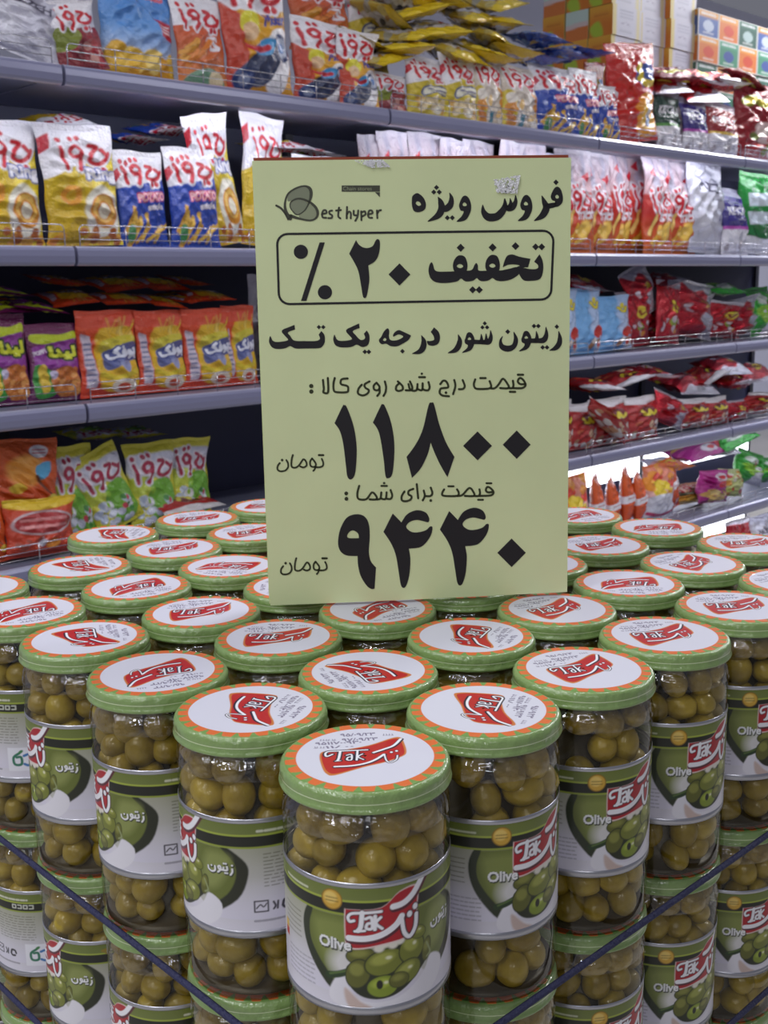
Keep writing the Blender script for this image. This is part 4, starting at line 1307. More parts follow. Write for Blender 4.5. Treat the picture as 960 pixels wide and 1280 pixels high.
@art('fries', 150, fillk=.8, T=.30)
def _(c):
    c.fill((40, 74, 178), (30, 66, 164)); c.poly(WHT, [(0, 0), (100, 0), (100, 42), (60, 50), (0, 60)]); c.poly((198, 34, 56), [(0, 34), (34, 10), (30, 22), (0, 52)])
    logo(c, 12, 12, 82, 40)
    c.text((214, 70, 96), 'POTATO', 38, 68, 12, 56, -.08, 4); c.text((240, 190, 196), 'POTATO', 38, 68, 12, 56, -.08, .8)
    c.text((236, 226, 230), 'sticks', 58, 84, 8, 32, -.08, 1)
    sticks(c, [(226, 180, 70), (216, 160, 50)], 12, 10, 118, 80, 146, 6, 5); c.ell((60, 130, 70), 22, 128, 8, 14); c.lines((20, 40, 110), 55, 138, 95, 146, 2)
@art('sticks', 165, fillk=.55, T=.34)
def _(c):
    c.fill((198, 192, 206), (220, 90, 40)); c.poly((180, 172, 190), [(20, 0), (34, 0), (40, 60), (26, 66)], soft=6); c.poly((180, 172, 190), [(70, 0), (80, 0), (76, 62), (64, 60)], soft=6); c.poly((196, 40, 34), [(0, 70), (50, 78), (100, 66), (100, 165), (0, 165)]); c.grad((226, 120, 40), 0, 100, 100, 165, 0, .8)
    c.poly((204, 36, 52), [(12, 36), (30, 26), (30, 42)]); c.poly((204, 36, 52), [(66, 44), (88, 34), (86, 52)])
    logo(c, 14, 58, 76, 40); c.text(WHT, 'STICKS', 42, 102, 11, 48, -.05, 1.4)
    sticks(c, [(236, 180, 60), (232, 150, 44), (240, 200, 110)], 9, 6, 128, 66, 152, 7, 8, -.6); c.ell((244, 200, 90), 58, 128, 22, 12, soft=4, rot=-.5)
@art('spicy', 150, fillk=.8, T=.30)
def _(c):
    c.fill((200, 50, 40), (206, 120, 50)); c.poly(WHT, [(0, 0), (100, 0), (100, 44), (0, 52)]); logo(c, 12, 10, 82, 44)
    c.text(WHT, 'S', 62, 64, 22, 20, 0, 3); sticks(c, [(228, 160, 60), (222, 130, 50)], 10, 4, 84, 50, 120, 7, 4, -.5); c.poly((110, 150, 120), [(20, 126), (70, 116), (92, 150), (10, 150)], True); c.ell((220, 200, 160), 72, 132, 16, 14)
@art('moto', 160, fillk=.85, T=.30)
def _(c):
    c.fill((222, 168, 40), (216, 150, 30)); c.poly(WHT, [(0, 0), (100, 0), (100, 52), (50, 62), (0, 56)]); c.poly((190, 60, 36), [(0, 50), (26, 66), (30, 110), (14, 160), (0, 160)])
    logo(c, 6, 8, 88, 46); c.text((52, 60, 150), 'Motor', 58, 62, 13, 38, -.15, 1.6)
    c.ell((226, 216, 60), 36, 74, 15, 15); c.ell((228, 190, 150), 36, 84, 10, 11); c.poly((236, 232, 236), [(60, 90), (90, 76), (100, 100), (84, 150), (56, 150)], True)
    c.ell((44, 60, 110), 82, 100, 16, 17); c.ell((190, 196, 214), 82, 100, 11, 12); c.ell((70, 120, 190), 82, 100, 6, 6)
    c.poly((52, 60, 92), [(12, 136), (36, 112), (60, 96), (76, 104), (66, 136), (40, 150)], True); c.poly((66, 150, 206), [(36, 108), (54, 92), (72, 94), (58, 112)], True); c.stroke((190, 40, 50), 7, [(30, 100), (44, 106), (58, 102)]); c.ell((36, 56, 110), 22, 142, 16, 14); c.ell((120, 130, 160), 22, 142, 8, 7)
@art('bluechips', 150, fillk=.9, T=.36)
def _(c):
    c.fill((70, 130, 206), (120, 170, 226)); c.grad((190, 206, 236), 0, 70, 100, 110, 0, .8); c.poly((222, 170, 40), [(10, 96), (40, 108), (80, 112), (100, 104), (100, 150), (0, 150)], True)
    blobs(c, [(232, 186, 60), (214, 150, 30), (240, 206, 110)], 16, 14, 108, 94, 146, 9, 15, 2); c.poly((186, 24, 50), [(70, 50), (96, 56), (96, 84), (74, 80)]); c.lines((240, 220, 226), 74, 58, 92, 76, 3, 2, .9)
    c.text((208, 90, 110), 'Potato', 40, 8, 14, 46, 0, 2)
@art('mezze', 150, .15, .85, .28)
def _(c):
    c.fill((196, 194, 212), (204, 202, 216)); c.poly((222, 220, 232), [(10, 20), (60, 40), (40, 120), (6, 90)], True, soft=10); c.text((66, 60, 84), 'MAZZEH', 22, 40, 14, 66, .05, 1.2); c.lines((90, 86, 106), 46, 64, 82, 69, 1, 3)
@art('redgreen', 140, fillk=.85, T=.30)
def _(c):
    c.fill((150, 30, 44), (130, 30, 40)); c.poly(WHT, [(0, 0), (100, 0), (100, 56), (0, 66)]); c.poly((120, 130, 40), [(0, 60), (50, 64), (40, 96), (0, 100)], True); logo(c, 10, 12, 82, 50); blobs(c, [(170, 40, 50), (110, 20, 30), (206, 150, 140)], 12, 30, 90, 95, 130, 6, 11, 6)
@art('yellowcheese', 150, fillk=.8, T=.30)
def _(c):
    c.fill((214, 190, 50), (200, 176, 40)); c.poly(WHT, [(0, 0), (100, 0), (100, 40), (60, 48), (40, 62), (0, 74)]); c.poly((206, 40, 60), [(0, 30), (26, 6), (24, 22), (0, 50)]); logo(c, 12, 14, 82, 44)
    c.poly((90, 96, 130), [(28, 80), (60, 68), (98, 72), (96, 90), (60, 88), (32, 100)], True); c.poly((222, 218, 200), [(32, 82), (60, 71), (94, 75), (92, 87), (60, 85), (36, 96)], True); c.lines((90, 90, 130), 42, 76, 88, 86, 1, 4, .9)
    blobs(c, [(226, 204, 160), (232, 222, 200), (206, 160, 80)], 12, 24, 106, 90, 140, 9, 15, 7)
@art('yellowpile', 150, .1, .85, .30)
def _(c):
    c.fill((190, 160, 50), (170, 150, 66)); c.poly((196, 194, 200), [(20, 40), (84, 30), (90, 110), (24, 120)], True, soft=4); blobs(c, [(206, 176, 60), (160, 116, 50), (206, 204, 212), (110, 92, 60), (186, 184, 190), (150, 146, 130), (196, 180, 110)], 46, 0, 0, 100, 150, 8, 18, 3); c.poly((226, 196, 40), [(0, 0), (100, 0), (100, 26), (50, 34), (0, 22)], True, soft=2); c.ell((60, 56, 50), 44, 60, 8, 6, soft=2); c.poly((180, 40, 50), [(70, 92), (96, 88), (94, 100), (72, 106)])
@art('bluepile', 150, .1, .85, .30)
def _(c):
    c.fill((44, 78, 170), (60, 96, 180)); blobs(c, [(206, 210, 226), (36, 66, 160), (120, 150, 206), (226, 190, 90), (30, 50, 130)], 30, 0, 0, 100, 150, 7, 16, 5); c.poly((52, 86, 180), [(0, 0), (100, 0), (100, 24), (0, 20)], op=.8)
@art('onionring', 150, fillk=.8, T=.30)
def _(c):
    c.fill((222, 212, 206), (206, 190, 170)); c.poly((214, 190, 60), [(0, 70), (30, 80), (20, 150), (0, 150)], True); logo(c, 8, 8, 86, 50); blobs(c, [(214, 140, 50), (232, 190, 120), (190, 110, 40), (240, 230, 220)], 20, 6, 64, 96, 140, 8, 15, 9); c.poly((60, 120, 140), [(40, 116), (54, 116), (50, 150), (38, 150)])
@art('ketchup_green', 150, fillk=.85, T=.30)
def _(c): ketch(c, (22, 60, 46), (80, 150, 60))
@art('ketchup_purple', 150, fillk=.85, T=.30)
def _(c): ketch(c, (56, 44, 130), (190, 80, 180))
@art('ketchup_red', 150, fillk=.85, T=.30)
def _(c): ketch(c, (160, 30, 36), (230, 190, 60))
def ketch(c, col, stripe):
    c.fill(WHT); c.poly(col, [(0, 0), (100, 0), (100, 88), (0, 88)]); c.poly(stripe, [(0, 86), (100, 86), (100, 93), (0, 93)]); c.text(WHT, 'KETCHUP', 14, 44, 17, 76, 0, 1.4); c.lines((200, 200, 206), 34, 68, 72, 75, 1, 5)
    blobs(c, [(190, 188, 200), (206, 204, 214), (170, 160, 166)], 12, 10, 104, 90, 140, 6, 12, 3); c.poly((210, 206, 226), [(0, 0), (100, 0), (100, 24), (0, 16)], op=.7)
@art('bigred', 190, fillk=.8, T=.30)
def _(c):
    c.fill((204, 34, 26), (196, 36, 28)); c.poly((60, 90, 176), [(50, 50), (84, 40), (96, 66), (70, 86), (52, 76)], True); c.stroke((234, 206, 50), 13, [(58, 46), (60, 70), (80, 80), (96, 74)]); c.poly((232, 150, 40), [(48, 116), (70, 96), (96, 112), (98, 160), (84, 182), (50, 176), (44, 146)], True); c.ell((240, 190, 70), 70, 140, 18, 30, soft=6); c.ell((226, 224, 226), 70, 132, 8, 14); c.ell((120, 150, 190), 72, 152, 6, 10); c.ell((236, 226, 210), 68, 116, 7, 8)
@art('chilired', 150, .15, .85, .32)
def _(c):
    c.fill((146, 18, 34), (150, 24, 34)); c.stroke((150, 160, 50), 17, [(16, 48), (34, 38), (48, 46), (64, 40), (90, 46)]); c.stroke((226, 206, 60), 10, [(16, 48), (34, 38), (48, 46), (64, 40), (90, 46)]); c.poly((226, 200, 196), [(30, 86), (60, 80), (84, 92), (70, 116), (36, 116)], True, soft=2); blobs(c, [(206, 60, 60), (232, 216, 210), (120, 130, 60)], 12, 14, 88, 90, 140, 6, 12, 4)
@art('corn', 170, fillk=.95, T=.26)
def _(c):
    c.fill((110, 18, 84), (96, 20, 80)); c.poly((198, 214, 40), [(10, 22), (60, 26), (92, 18), (90, 40), (50, 46), (10, 40)], True); c.poly((150, 60, 160), [(8, 50), (92, 34), (94, 100), (50, 96), (8, 104)]); c.poly((60, 150, 60), [(8, 90), (40, 104), (52, 130), (40, 158), (8, 156)], True)
    word(c, '\uFE8E\uFEE8\uFBFF\uFEDF', 26, 40, 52, 52, (216, 222, 50), (40, 60, 20), 0, 4); c.text((232, 220, 236), 'POPPY', 8, 62, 8, 26, -.3, 1)
    c.ell((196, 110, 40), 66, 128, 30, 34); blobs(c, [(214, 134, 60), (232, 160, 84), (190, 104, 40)], 40, 42, 100, 92, 158, 5, 7, 5); c.poly((226, 190, 60), [(14, 96), (28, 92), (34, 140), (20, 150)], True); c.ell((200, 190, 220), 42, 112, 7, 9)
@art('orangepuff', 170, fillk=.95, T=.28)
def _(c):
    c.fill((220, 74, 24), (208, 60, 26)); c.poly((226, 180, 40), [(30, 46), (60, 34), (94, 44), (96, 150), (30, 150)], True, soft=3); sticks(c, [(236, 190, 50), (240, 206, 90)], 7, 40, 44, 84, 54, 4, 3, -1.5)
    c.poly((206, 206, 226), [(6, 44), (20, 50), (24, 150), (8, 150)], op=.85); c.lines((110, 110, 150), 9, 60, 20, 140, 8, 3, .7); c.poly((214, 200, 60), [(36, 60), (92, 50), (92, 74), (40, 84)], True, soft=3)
    c.poly((96, 104, 160), [(38, 86), (60, 72), (96, 64), (98, 96), (76, 104), (42, 118)], True); word(c, '\uFB8F\uFED3\uFEEE\uFB58', 28, 42, 78, 54, (222, 224, 240), (60, 70, 140), -.2, 3); c.poly((150, 156, 200), [(64, 104), (84, 102), (76, 124)], True)
    c.stroke((226, 200, 50), 10, [(32, 124), (60, 134), (96, 120)]); c.ell((222, 206, 190), 70, 150, 22, 14); c.ell((190, 70, 40), 70, 152, 12, 8); c.poly((206, 60, 26), [(0, 0), (100, 0), (100, 24), (60, 34), (0, 30)], True, op=.6)
@art('popcorn', 150, fillk=.85, T=.36)
def _(c):
    c.fill((214, 206, 60), (206, 200, 50)); c.poly((206, 206, 226), [(0, 24), (50, 18), (100, 22), (96, 50), (50, 60), (10, 66)], True, soft=3); c.poly((190, 204, 70), [(0, 60), (40, 58), (50, 80), (0, 90)], True, soft=3); logo(c, 8, 18, 84, 50, (168, 36, 70), (226, 220, 232)); c.poly((110, 170, 50), [(40, 74), (84, 66), (96, 120), (70, 146), (40, 130)], True, soft=2)
    blobs(c, [(216, 220, 236), (232, 232, 240), (190, 200, 222)], 18, 10, 80, 92, 140, 6, 11, 5); blobs(c, [(60, 130, 50), (150, 196, 60), (198, 60, 80)], 9, 20, 76, 90, 130, 4, 7, 6)
@art('toonorange', 150, .1, .85, .34)
def _(c):
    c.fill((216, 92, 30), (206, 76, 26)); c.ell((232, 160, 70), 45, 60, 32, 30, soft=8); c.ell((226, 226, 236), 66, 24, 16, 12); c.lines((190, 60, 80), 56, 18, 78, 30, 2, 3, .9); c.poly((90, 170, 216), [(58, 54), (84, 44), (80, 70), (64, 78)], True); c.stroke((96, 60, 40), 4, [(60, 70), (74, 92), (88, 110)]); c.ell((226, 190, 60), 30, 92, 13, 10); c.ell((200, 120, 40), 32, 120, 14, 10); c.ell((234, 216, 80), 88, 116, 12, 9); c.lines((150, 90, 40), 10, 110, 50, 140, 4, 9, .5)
@art('ovalorange', 100, .1, .9, .40)
def _(c):
    c.fill((204, 66, 24), (190, 54, 22)); c.poly((226, 190, 40), [(0, 0), (100, 0), (92, 14), (50, 20), (6, 14)], True); c.ell((206, 190, 196), 50, 42, 45, 21); c.ell((166, 40, 44), 50, 42, 42, 18); c.lines((216, 140, 140), 18, 30, 82, 54, 2, 7, .95); blobs(c, [(190, 190, 206), (150, 60, 40)], 8, 10, 68, 50, 84, 3, 7, 4); c.ell((226, 140, 40), 62, 80, 10, 8)
@art('bluechicken', 150, fillk=.85, T=.32)
def _(c):
    c.fill((170, 196, 236), (196, 208, 236)); c.poly((120, 176, 230), [(0, 0), (60, 0), (50, 80), (70, 150), (0, 150)], True, soft=8); c.stroke((60, 70, 50), 9, [(62, 34), (74, 46), (86, 34)]); c.stroke((226, 206, 60), 6, [(62, 34), (74, 46), (86, 34)]); c.ell((226, 206, 60), 74, 30, 7, 8); c.ell((204, 50, 44), 74, 100, 13, 14); blobs(c, [(204, 60, 50), (236, 220, 206), (160, 110, 70)], 14, 50, 104, 96, 140, 6, 10, 3)
@art('redfoil', 140, .5, .85, .34)
def _(c):
    c.fill((186, 20, 40), (178, 20, 40)); c.ell((220, 200, 60), 58, 58, 15, 15); c.stroke((150, 60, 20), 5, [(50, 54), (58, 64), (68, 52)]); c.ell((150, 170, 60), 54, 92, 12, 12); blobs(c, [(216, 200, 210), (226, 150, 60), (150, 16, 34)], 12, 10, 84, 90, 130, 5, 10, 7); c.poly((216, 212, 224), [(0, 0), (100, 0), (100, 16), (0, 10)], m=.6)
@art('redchicken', 140, .1, .9, .32)
def _(c):
    c.fill((168, 22, 30), (172, 40, 36)); c.poly((216, 210, 214), [(0, 0), (100, 0), (100, 18), (50, 26), (0, 22)]); c.ell((110, 20, 20), 56, 52, 25, 18, soft=3); c.stroke((216, 200, 50), 8, [(38, 46), (44, 58), (56, 58), (58, 46), (66, 60), (78, 50)]); blobs(c, [(206, 150, 110), (226, 190, 160), (190, 90, 60), (220, 214, 210)], 20, 10, 84, 92, 134, 6, 12, 3)
@art('silverred', 140, .7, .8, .40)
def _(c):
    c.fill((204, 202, 214), (190, 188, 202), .55); c.poly((188, 22, 44), [(0, 10), (30, 30), (60, 20), (80, 60), (50, 90), (70, 140), (0, 140)], True, m=.2); c.ell((224, 196, 60), 60, 60, 14, 12, m=0); blobs(c, [(188, 22, 44), (216, 212, 224)], 10, 20, 60, 96, 136, 6, 14, 8)
@art('green', 150, .25, .85, .34)
def _(c):
    c.fill((50, 170, 50), (40, 150, 44)); c.ell((214, 222, 214), 46, 40, 24, 16, soft=4); c.poly((150, 206, 60), [(10, 70), (60, 60), (90, 90), (50, 120)], True, soft=4); c.poly((216, 216, 226), [(50, 100), (90, 90), (96, 150), (40, 150)], True, soft=3); blobs(c, [(170, 40, 70), (226, 226, 230)], 8, 10, 50, 90, 80, 5, 9, 3)
@art('darkgreen', 150, .1, .9, .34)
def _(c):
    c.fill((40, 150, 60), (24, 90, 50)); c.poly((206, 214, 226), [(14, 40), (60, 36), (60, 60), (14, 64)]); c.poly((206, 214, 226), [(14, 74), (60, 72), (60, 94), (14, 98)]); c.poly((20, 60, 40), [(66, 30), (100, 26), (100, 110), (66, 114)]); c.poly((222, 220, 226), [(0, 116), (50, 124), (100, 112), (100, 150), (0, 150)])
@art('carrot', 170, .05, .95, .5)
def _(c):
    c.fill((222, 92, 24), (206, 70, 24)); c.poly(WHT, [(0, 78), (100, 70), (100, 92), (0, 98)]); c.lines((200, 60, 60), 10, 80, 90, 88, 1, 4, .7); blobs(c, [(206, 60, 70), (226, 200, 206)], 8, 8, 140, 92, 164, 8, 12, 4)
@art('yellowmix', 150, .1, .85, .36)
def _(c):
    c.fill((230, 110, 40), (214, 206, 220)); blobs(c, [(236, 206, 50), (220, 60, 40), (238, 150, 40)], 20, 4, 10, 96, 80, 10, 18, 5); c.poly((214, 214, 228), [(0, 92), (60, 80), (100, 96), (90, 150), (0, 150)], True, soft=3); c.stroke((190, 40, 90), 9, [(6, 130), (50, 140), (94, 126)])
@art('yellowdip', 140, fillk=.9, T=.34)
def _(c):
    c.fill((206, 120, 40), (222, 170, 60)); c.grad((226, 190, 150), 0, 0, 100, 50, 1, 0); logo(c, 10, 6, 82, 44, (190, 40, 50), (232, 216, 200)); c.poly((60, 70, 50), [(10, 54), (92, 48), (92, 66), (10, 74)]); c.lines((226, 220, 190), 20, 56, 82, 66, 1, 2, .9); sticks(c, [(236, 190, 80), (240, 206, 120)], 9, 10, 100, 60, 130, 9, 6, -.7)
@art('magenta', 150, .15, .85, .36)
def _(c):
    c.fill((196, 40, 150), (150, 24, 110)); c.ell((232, 222, 232), 66, 34, 24, 18, soft=3); c.ell((206, 40, 50), 70, 34, 10, 9); blobs(c, [(226, 190, 110), (232, 206, 140), (206, 160, 80)], 14, 14, 84, 86, 134, 10, 16, 5); c.poly((214, 60, 70), [(50, 60), (90, 50), (96, 72), (56, 80)], True)
@art('palegreen', 150, .1, .85, .34)
def _(c):
    c.fill((206, 206, 150), (186, 196, 110)); blobs(c, [(216, 150, 60), (226, 216, 206), (190, 206, 90), (200, 60, 60)], 22, 4, 10, 96, 140, 8, 16, 9)

# ------------------------------------------------------------------ bag meshes
def smooth_noise(r, u, v, n, f0, f1):
    a = np.zeros_like(u)
    for _ in range(n):
        a += np.sin(2 * PI * (r.uniform(-f1, f1) * u + r.choice([-1, 1]) * r.uniform(f0, f1) * v) + r.uniform(0, 6.28))
    return a / math.sqrt(n)

def bag_parts(kind, seed, flop=0.0, pinch=0.0):
    fn, h, m, fk, T, px = ART[kind]
    c = Canvas(100, h, px * 1.05)
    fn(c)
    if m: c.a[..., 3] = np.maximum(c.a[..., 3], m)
    r = np.random.default_rng(seed)
    nu, nv = 72, int(72 * h / 100)
    u = np.linspace(0, 1, nu); v = np.linspace(0, 1, nv)
    Ug, Vg = np.meshgrid(u, v)                   # v = 0 bottom
    Hn = h / 100.0
    vv = np.clip((Vg - .035) / .915, 0, 1)
    a = np.clip(4 * Ug * (1 - Ug), 0, 1) ** .55
    b = np.sin(PI * vv ** fk) ** .62
    thick = T * .5 * a * b
    edge = np.minimum(1, np.minimum(vv, 1 - vv) / .25)
    pl = np.sin(2 * PI * 6.5 * Ug + r.uniform(0, 6)) * np.exp(-np.minimum(vv, 1 - vv) / .09) * .012
    w1 = smooth_noise(r, Ug, Vg * Hn, 6, .6, 2.2) * .028
    w2 = smooth_noise(r, Ug, Vg * Hn, 8, 2.5, 6.0) * .013
    w3 = -np.abs(smooth_noise(r, Ug, Vg * Hn, 5, 1.0, 3.0)) * .034
    wr = (pl + w1 + w2 + w3) * a
    x = (Ug - .5) * (1 - .09 * b * (1 - .3 * a)) * (1 - pinch * np.sin(PI * np.clip((Vg - .5) / .5, 0, 1)) * .5)
    x += .008 * np.sin(2 * PI * 3 * Vg + r.uniform(0, 6))
    z = Vg * Hn + .012 * np.sin(2 * PI * 1.3 * Ug + r.uniform(0, 6)) * np.clip((Vg - .7) / .3, 0, 1)
    ben = -flop * np.clip((Vg - .55) / .45, 0, 1) ** 2 + .03 * smooth_noise(r, Ug * .2, Vg, 3, .5, 1.2) * np.clip(Vg * 3, 0, 1)
    z = z - abs(flop) * .45 * np.clip((Vg - .6) / .4, 0, 1) ** 2
    yf = -(thick + wr * edge.clip(.25)) + ben
    yb = (thick + .6 * wr[:, ::-1]) + ben
    rim = (Ug == 0) | (Ug == 1)
    yf = np.where(rim, ben, np.minimum(yf, ben - .003)); yb = np.where(rim, ben, np.maximum(yb, ben + .003))
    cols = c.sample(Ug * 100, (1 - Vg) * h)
    k = int(round(nv * .945))
    out = []
    for r0, r1 in ((0, k + 1), (k, nv)):
        co = np.concatenate([np.stack([x[r0:r1], yf[r0:r1], z[r0:r1]], -1).reshape(-1, 3), np.stack([x[r0:r1], yb[r0:r1], z[r0:r1]], -1).reshape(-1, 3)])
        n1 = (r1 - r0) * nu
        f1 = grid_faces(nu, r1 - r0); f2 = grid_faces(nu, r1 - r0, False, True) + n1
        cc = cols[r0:r1].reshape(-1, 4)
        if r0:                                   # crimped seal: fine ridges
            co[:n1, 1] += .004 * np.sin(2 * PI * 18 * (co[:n1, 2] - Hn * .945) / (Hn * .055) / 6)
        out.append(grid_mesh('bag', co, np.concatenate([f1, f2]), [M['bag']], np.concatenate([cc, cc])))
    return out, Hn

KINDS = {   # design: (object name, description, category)
    'ring': ('ring_snack_bag', 'yellow ring snack bag with white top', 'snack bag'), 'fries': ('potato_snack_bag', 'blue potato snack bag with white top', 'snack bag'), 'sticks': ('stick_snack_bag', 'red stick snack bag with tall silver top', 'snack bag'),
    'spicy': ('spicy_snack_bag', 'red and white snack bag with stick picture', 'snack bag'), 'moto': ('motorbike_snack_bag', 'yellow snack bag with blue motorbike picture', 'snack bag'), 'bluechips': ('chip_bag', 'plump sky blue chip bag', 'chip bag'),
    'mezze': ('silver_snack_bag', 'silver white bag with dark word', 'snack bag'), 'redgreen': ('red_snack_bag', 'dark red and white snack bag', 'snack bag'), 'yellowcheese': ('cheese_snack_bag', 'yellow cheese snack bag with white top', 'snack bag'),
    'yellowpile': ('cheese_snack_bag', 'crumpled yellow cheese snack bag', 'snack bag'), 'bluepile': ('potato_snack_bag', 'crumpled blue potato snack bag', 'snack bag'), 'onionring': ('onion_snack_bag', 'white and orange onion snack bag', 'snack bag'), 'ketchup_green': ('ketchup_chip_bag', 'dark green ketchup chip bag with white foot', 'chip bag'), 'ketchup_purple': ('ketchup_chip_bag', 'purple ketchup chip bag with white foot', 'chip bag'),
    'ketchup_red': ('ketchup_chip_bag', 'red ketchup chip bag with white foot', 'chip bag'), 'bigred': ('large_snack_bag', 'tall bright red snack bag', 'snack bag'), 'chilired': ('chili_snack_bag', 'dark red chili snack bag with yellow word', 'snack bag'),
    'corn': ('corn_snack_bag', 'purple corn snack bag with lime lettering', 'snack bag'), 'orangepuff': ('puff_snack_bag', 'orange and yellow puff snack bag', 'snack bag'), 'popcorn': ('popcorn_bag', 'lime and white popcorn bag with red lettering', 'popcorn bag'),
    'toonorange': ('orange_snack_bag', 'plump orange bag with cartoon picture', 'snack bag'), 'ovalorange': ('orange_snack_bag', 'orange bag with red oval badge', 'snack bag'), 'bluechicken': ('chicken_snack_bag', 'light blue snack bag with chick picture', 'snack bag'),
    'redfoil': ('red_foil_bag', 'shiny red foil snack bag', 'snack bag'), 'redchicken': ('chicken_snack_bag', 'red snack bag with yellow badge', 'snack bag'), 'silverred': ('foil_bag', 'crumpled silver and red foil bag', 'snack bag'),
    'green': ('green_snack_bag', 'bright green snack bag', 'snack bag'), 'darkgreen': ('green_snack_bag', 'green snack bag with pale panels', 'snack bag'), 'carrot': ('orange_stick_pack', 'narrow orange pack with white band', 'snack pack'),
    'yellowmix': ('mixed_snack_bag', 'orange and silver mixed snack bag', 'snack bag'), 'yellowdip': ('dip_snack_bag', 'yellow brown dip snack bag', 'snack bag'), 'magenta': ('magenta_snack_bag', 'magenta nut snack bag', 'snack bag'), 'palegreen': ('snack_bag', 'pale green mixed snack bag', 'snack bag'),
}
PROTO = {}
def proto(kind, var):
    key = (kind, var)
    if key not in PROTO:
        (body, seal), Hn = bag_parts(kind, abs(hash(kind + str(var))) % 9999 if False else sum(map(ord, kind)) * 7 + var * 131, [0.0, .10, -.06][var], [0, .12, .2][var])
        PROTO[key] = (body, seal, Hn)
    return PROTO[key]
BAGS = []
STAND = []
def place(kind, k, x0, x1, ytop, d=.085, roll=0.0, lean=.10, yaw=0.0, ybot=None, var=None):
    """stand a bag on shelf k between two sight lines; roll, yaw in degrees"""
    var = random.choice((0, 0, 1, 2)) if var is None else var
    body, seal, Hn = proto(kind, var)
    xc = (x0 + x1) / 2
    zs = ZS[k] + SURF
    ym = ytop + 60
    # bags that would press through one already standing there step back behind it
    for step in range(3):
        dd = d + .05 * step
        a0, a1 = shelf_hit(x0, ym, dd)[0], shelf_hit(x1, ym, dd)[0]
        hw = ART[kind][4] * min(a1 - a0, .30) * .5
        if all(min(a1, b1) - max(a0, b0) < .40 * min(a1 - a0, b1 - b0) or abs(dd - bd) > .75 * (hw + bh) for (bk, b0, b1, bd, bh) in STAND if bk == k):
            d = dd
            break
    a0, a1 = shelf_hit(x0, ym, d)[0], shelf_hit(x1, ym, d)[0]
    STAND.append((k, a0, a1, d, ART[kind][4] * min(a1 - a0, .30) * .5))
    t0, _ = shelf_hit(x0, ym, d); t1, _ = shelf_hit(x1, ym, d); tc, _ = shelf_hit(xc, ym, d)
    _, zt = shelf_hit(xc, ytop, d + .02)
    if ybot is not None: _, zs = shelf_hit(xc, ybot, d)
    w, h = abs(t1 - t0) * 1.0, max(.06, zt - zs)
    T = ART[kind][4]
    up_ = (abs(t1 - t0) * .5 * abs(math.sin(math.radians(roll))) if ybot is None else 0) + .004
    h -= up_ * .8
    Mx = Matrix.Translation(shelf_pt(tc, d, zs + up_)) @ Matrix.Rotation(A44 + math.radians(yaw), 4, 'Z') @ Matrix.Rotation(math.radians(roll), 4, 'Y') @ Matrix.Rotation(-lean, 4, 'X') @ Matrix.Diagonal((w, min(w, .30), h / Hn / math.cos(lean), 1))
    add_bag(kind, body, seal, Mx, k, tc, False)
def lie(kind, k, x, y, wpx, L=.20, d=.05, roll=0.0, yaw=0.0, tilt=12, var=None, thin=1.0):
    thin *= .85
    """lay a bag on its back, one end towards the aisle"""
    var = random.choice((0, 1, 2)) if var is None else var
    body, seal, Hn = proto(kind, var)
    t, z = shelf_hit(x, y, d)
    t0, _ = shelf_hit(x - wpx / 2, y, d); t1, _ = shelf_hit(x + wpx / 2, y, d)
    w = abs(t1 - t0)
    # top end towards the aisle
    Mx = Matrix.Translation(shelf_pt(t, d + L, z + L * math.sin(math.radians(tilt)) * .8)) @ Matrix.Rotation(A44 + math.radians(yaw), 4, 'Z') @ Matrix.Rotation(math.radians(roll), 4, 'Y') @ Matrix.Rotation(math.radians(90 + tilt), 4, 'X') @ Matrix.Diagonal((w, w * thin, L / Hn, 1))
    add_bag(kind, body, seal, Mx, k, t, True)
def add_bag(kind, body, seal, Mx, k, t, lying):
    nm = KINDS[kind][0]
    o = link(nm, body)
    o.matrix_world = Mx
    link('top_seal', seal, o)
    o['category'] = KINDS[kind][2]
    BAGS.append((k, kind, lying, t, o))

# --- top shelf
place('mezze', 0, -42, 74, -32, .10, 14, .25); place('redgreen', 0, 74, 138, 4, .10, -10, .2, var=1); place('bluechips', 0, 124, 218, -18, .12, 2, .1, var=0); place('spicy', 0, 220, 284, -2, .10, 0, .1)
place('moto', 0, 280, 366, -42, .10, -2, .08, var=0); place('moto', 0, 366, 437, 28, .11, 2, .1, var=0); place('moto', 0, 424, 476, 40, .09, 0, .1, var=1); place('spicy', 0, 362, 440, -30, .24, 0, .1, ybot=70); place('yellowcheese', 0, 436, 486, -20, .24, 0, .1, ybot=90)
place('redgreen', 0, 466, 512, 92, .10, 2, .15); place('yellowcheese', 0, 508, 560, 74, .10, 2, .1, var=0); place('yellowcheese', 0, 553, 598, 70, .095, 0, .1, var=0); place('onionring', 0, 594, 632, 72, .10, 0, .1); place('onionring', 0, 627, 674, 82, .095, 2, .1)
for i, (x, y, w, ya) in enumerate([(486, 66, 60, 8), (535, 60, 62, -8), (590, 64, 64, 6), (640, 70, 62, -10), (476, 44, 58, -6), (520, 38, 62, 10), (575, 40, 64, -6), (628, 44, 62, 12), (668, 62, 46, -8), (500, 16, 62, 8), (552, 14, 62, -10), (606, 18, 62, 6), (650, 24, 50, -6), (520, -8, 62, 8), (580, -8, 62, -8), (636, 0, 56, 6)]):
    lie('yellowpile', 0, x, y, w, .20, .05 + (.03 if y < 50 else 0) + (.03 if y < 25 else 0), (i % 5 - 2) * 8, ya * 2, 2 + (i % 4) * 7, thin=.95)
place('fries', 0, 667, 726, 84, .10, 0, .1, var=0); place('fries', 0, 717, 752, 88, .095, 0, .1, var=0); place('fries', 0, 748, 776, 108, .09, 0, .1, var=1)
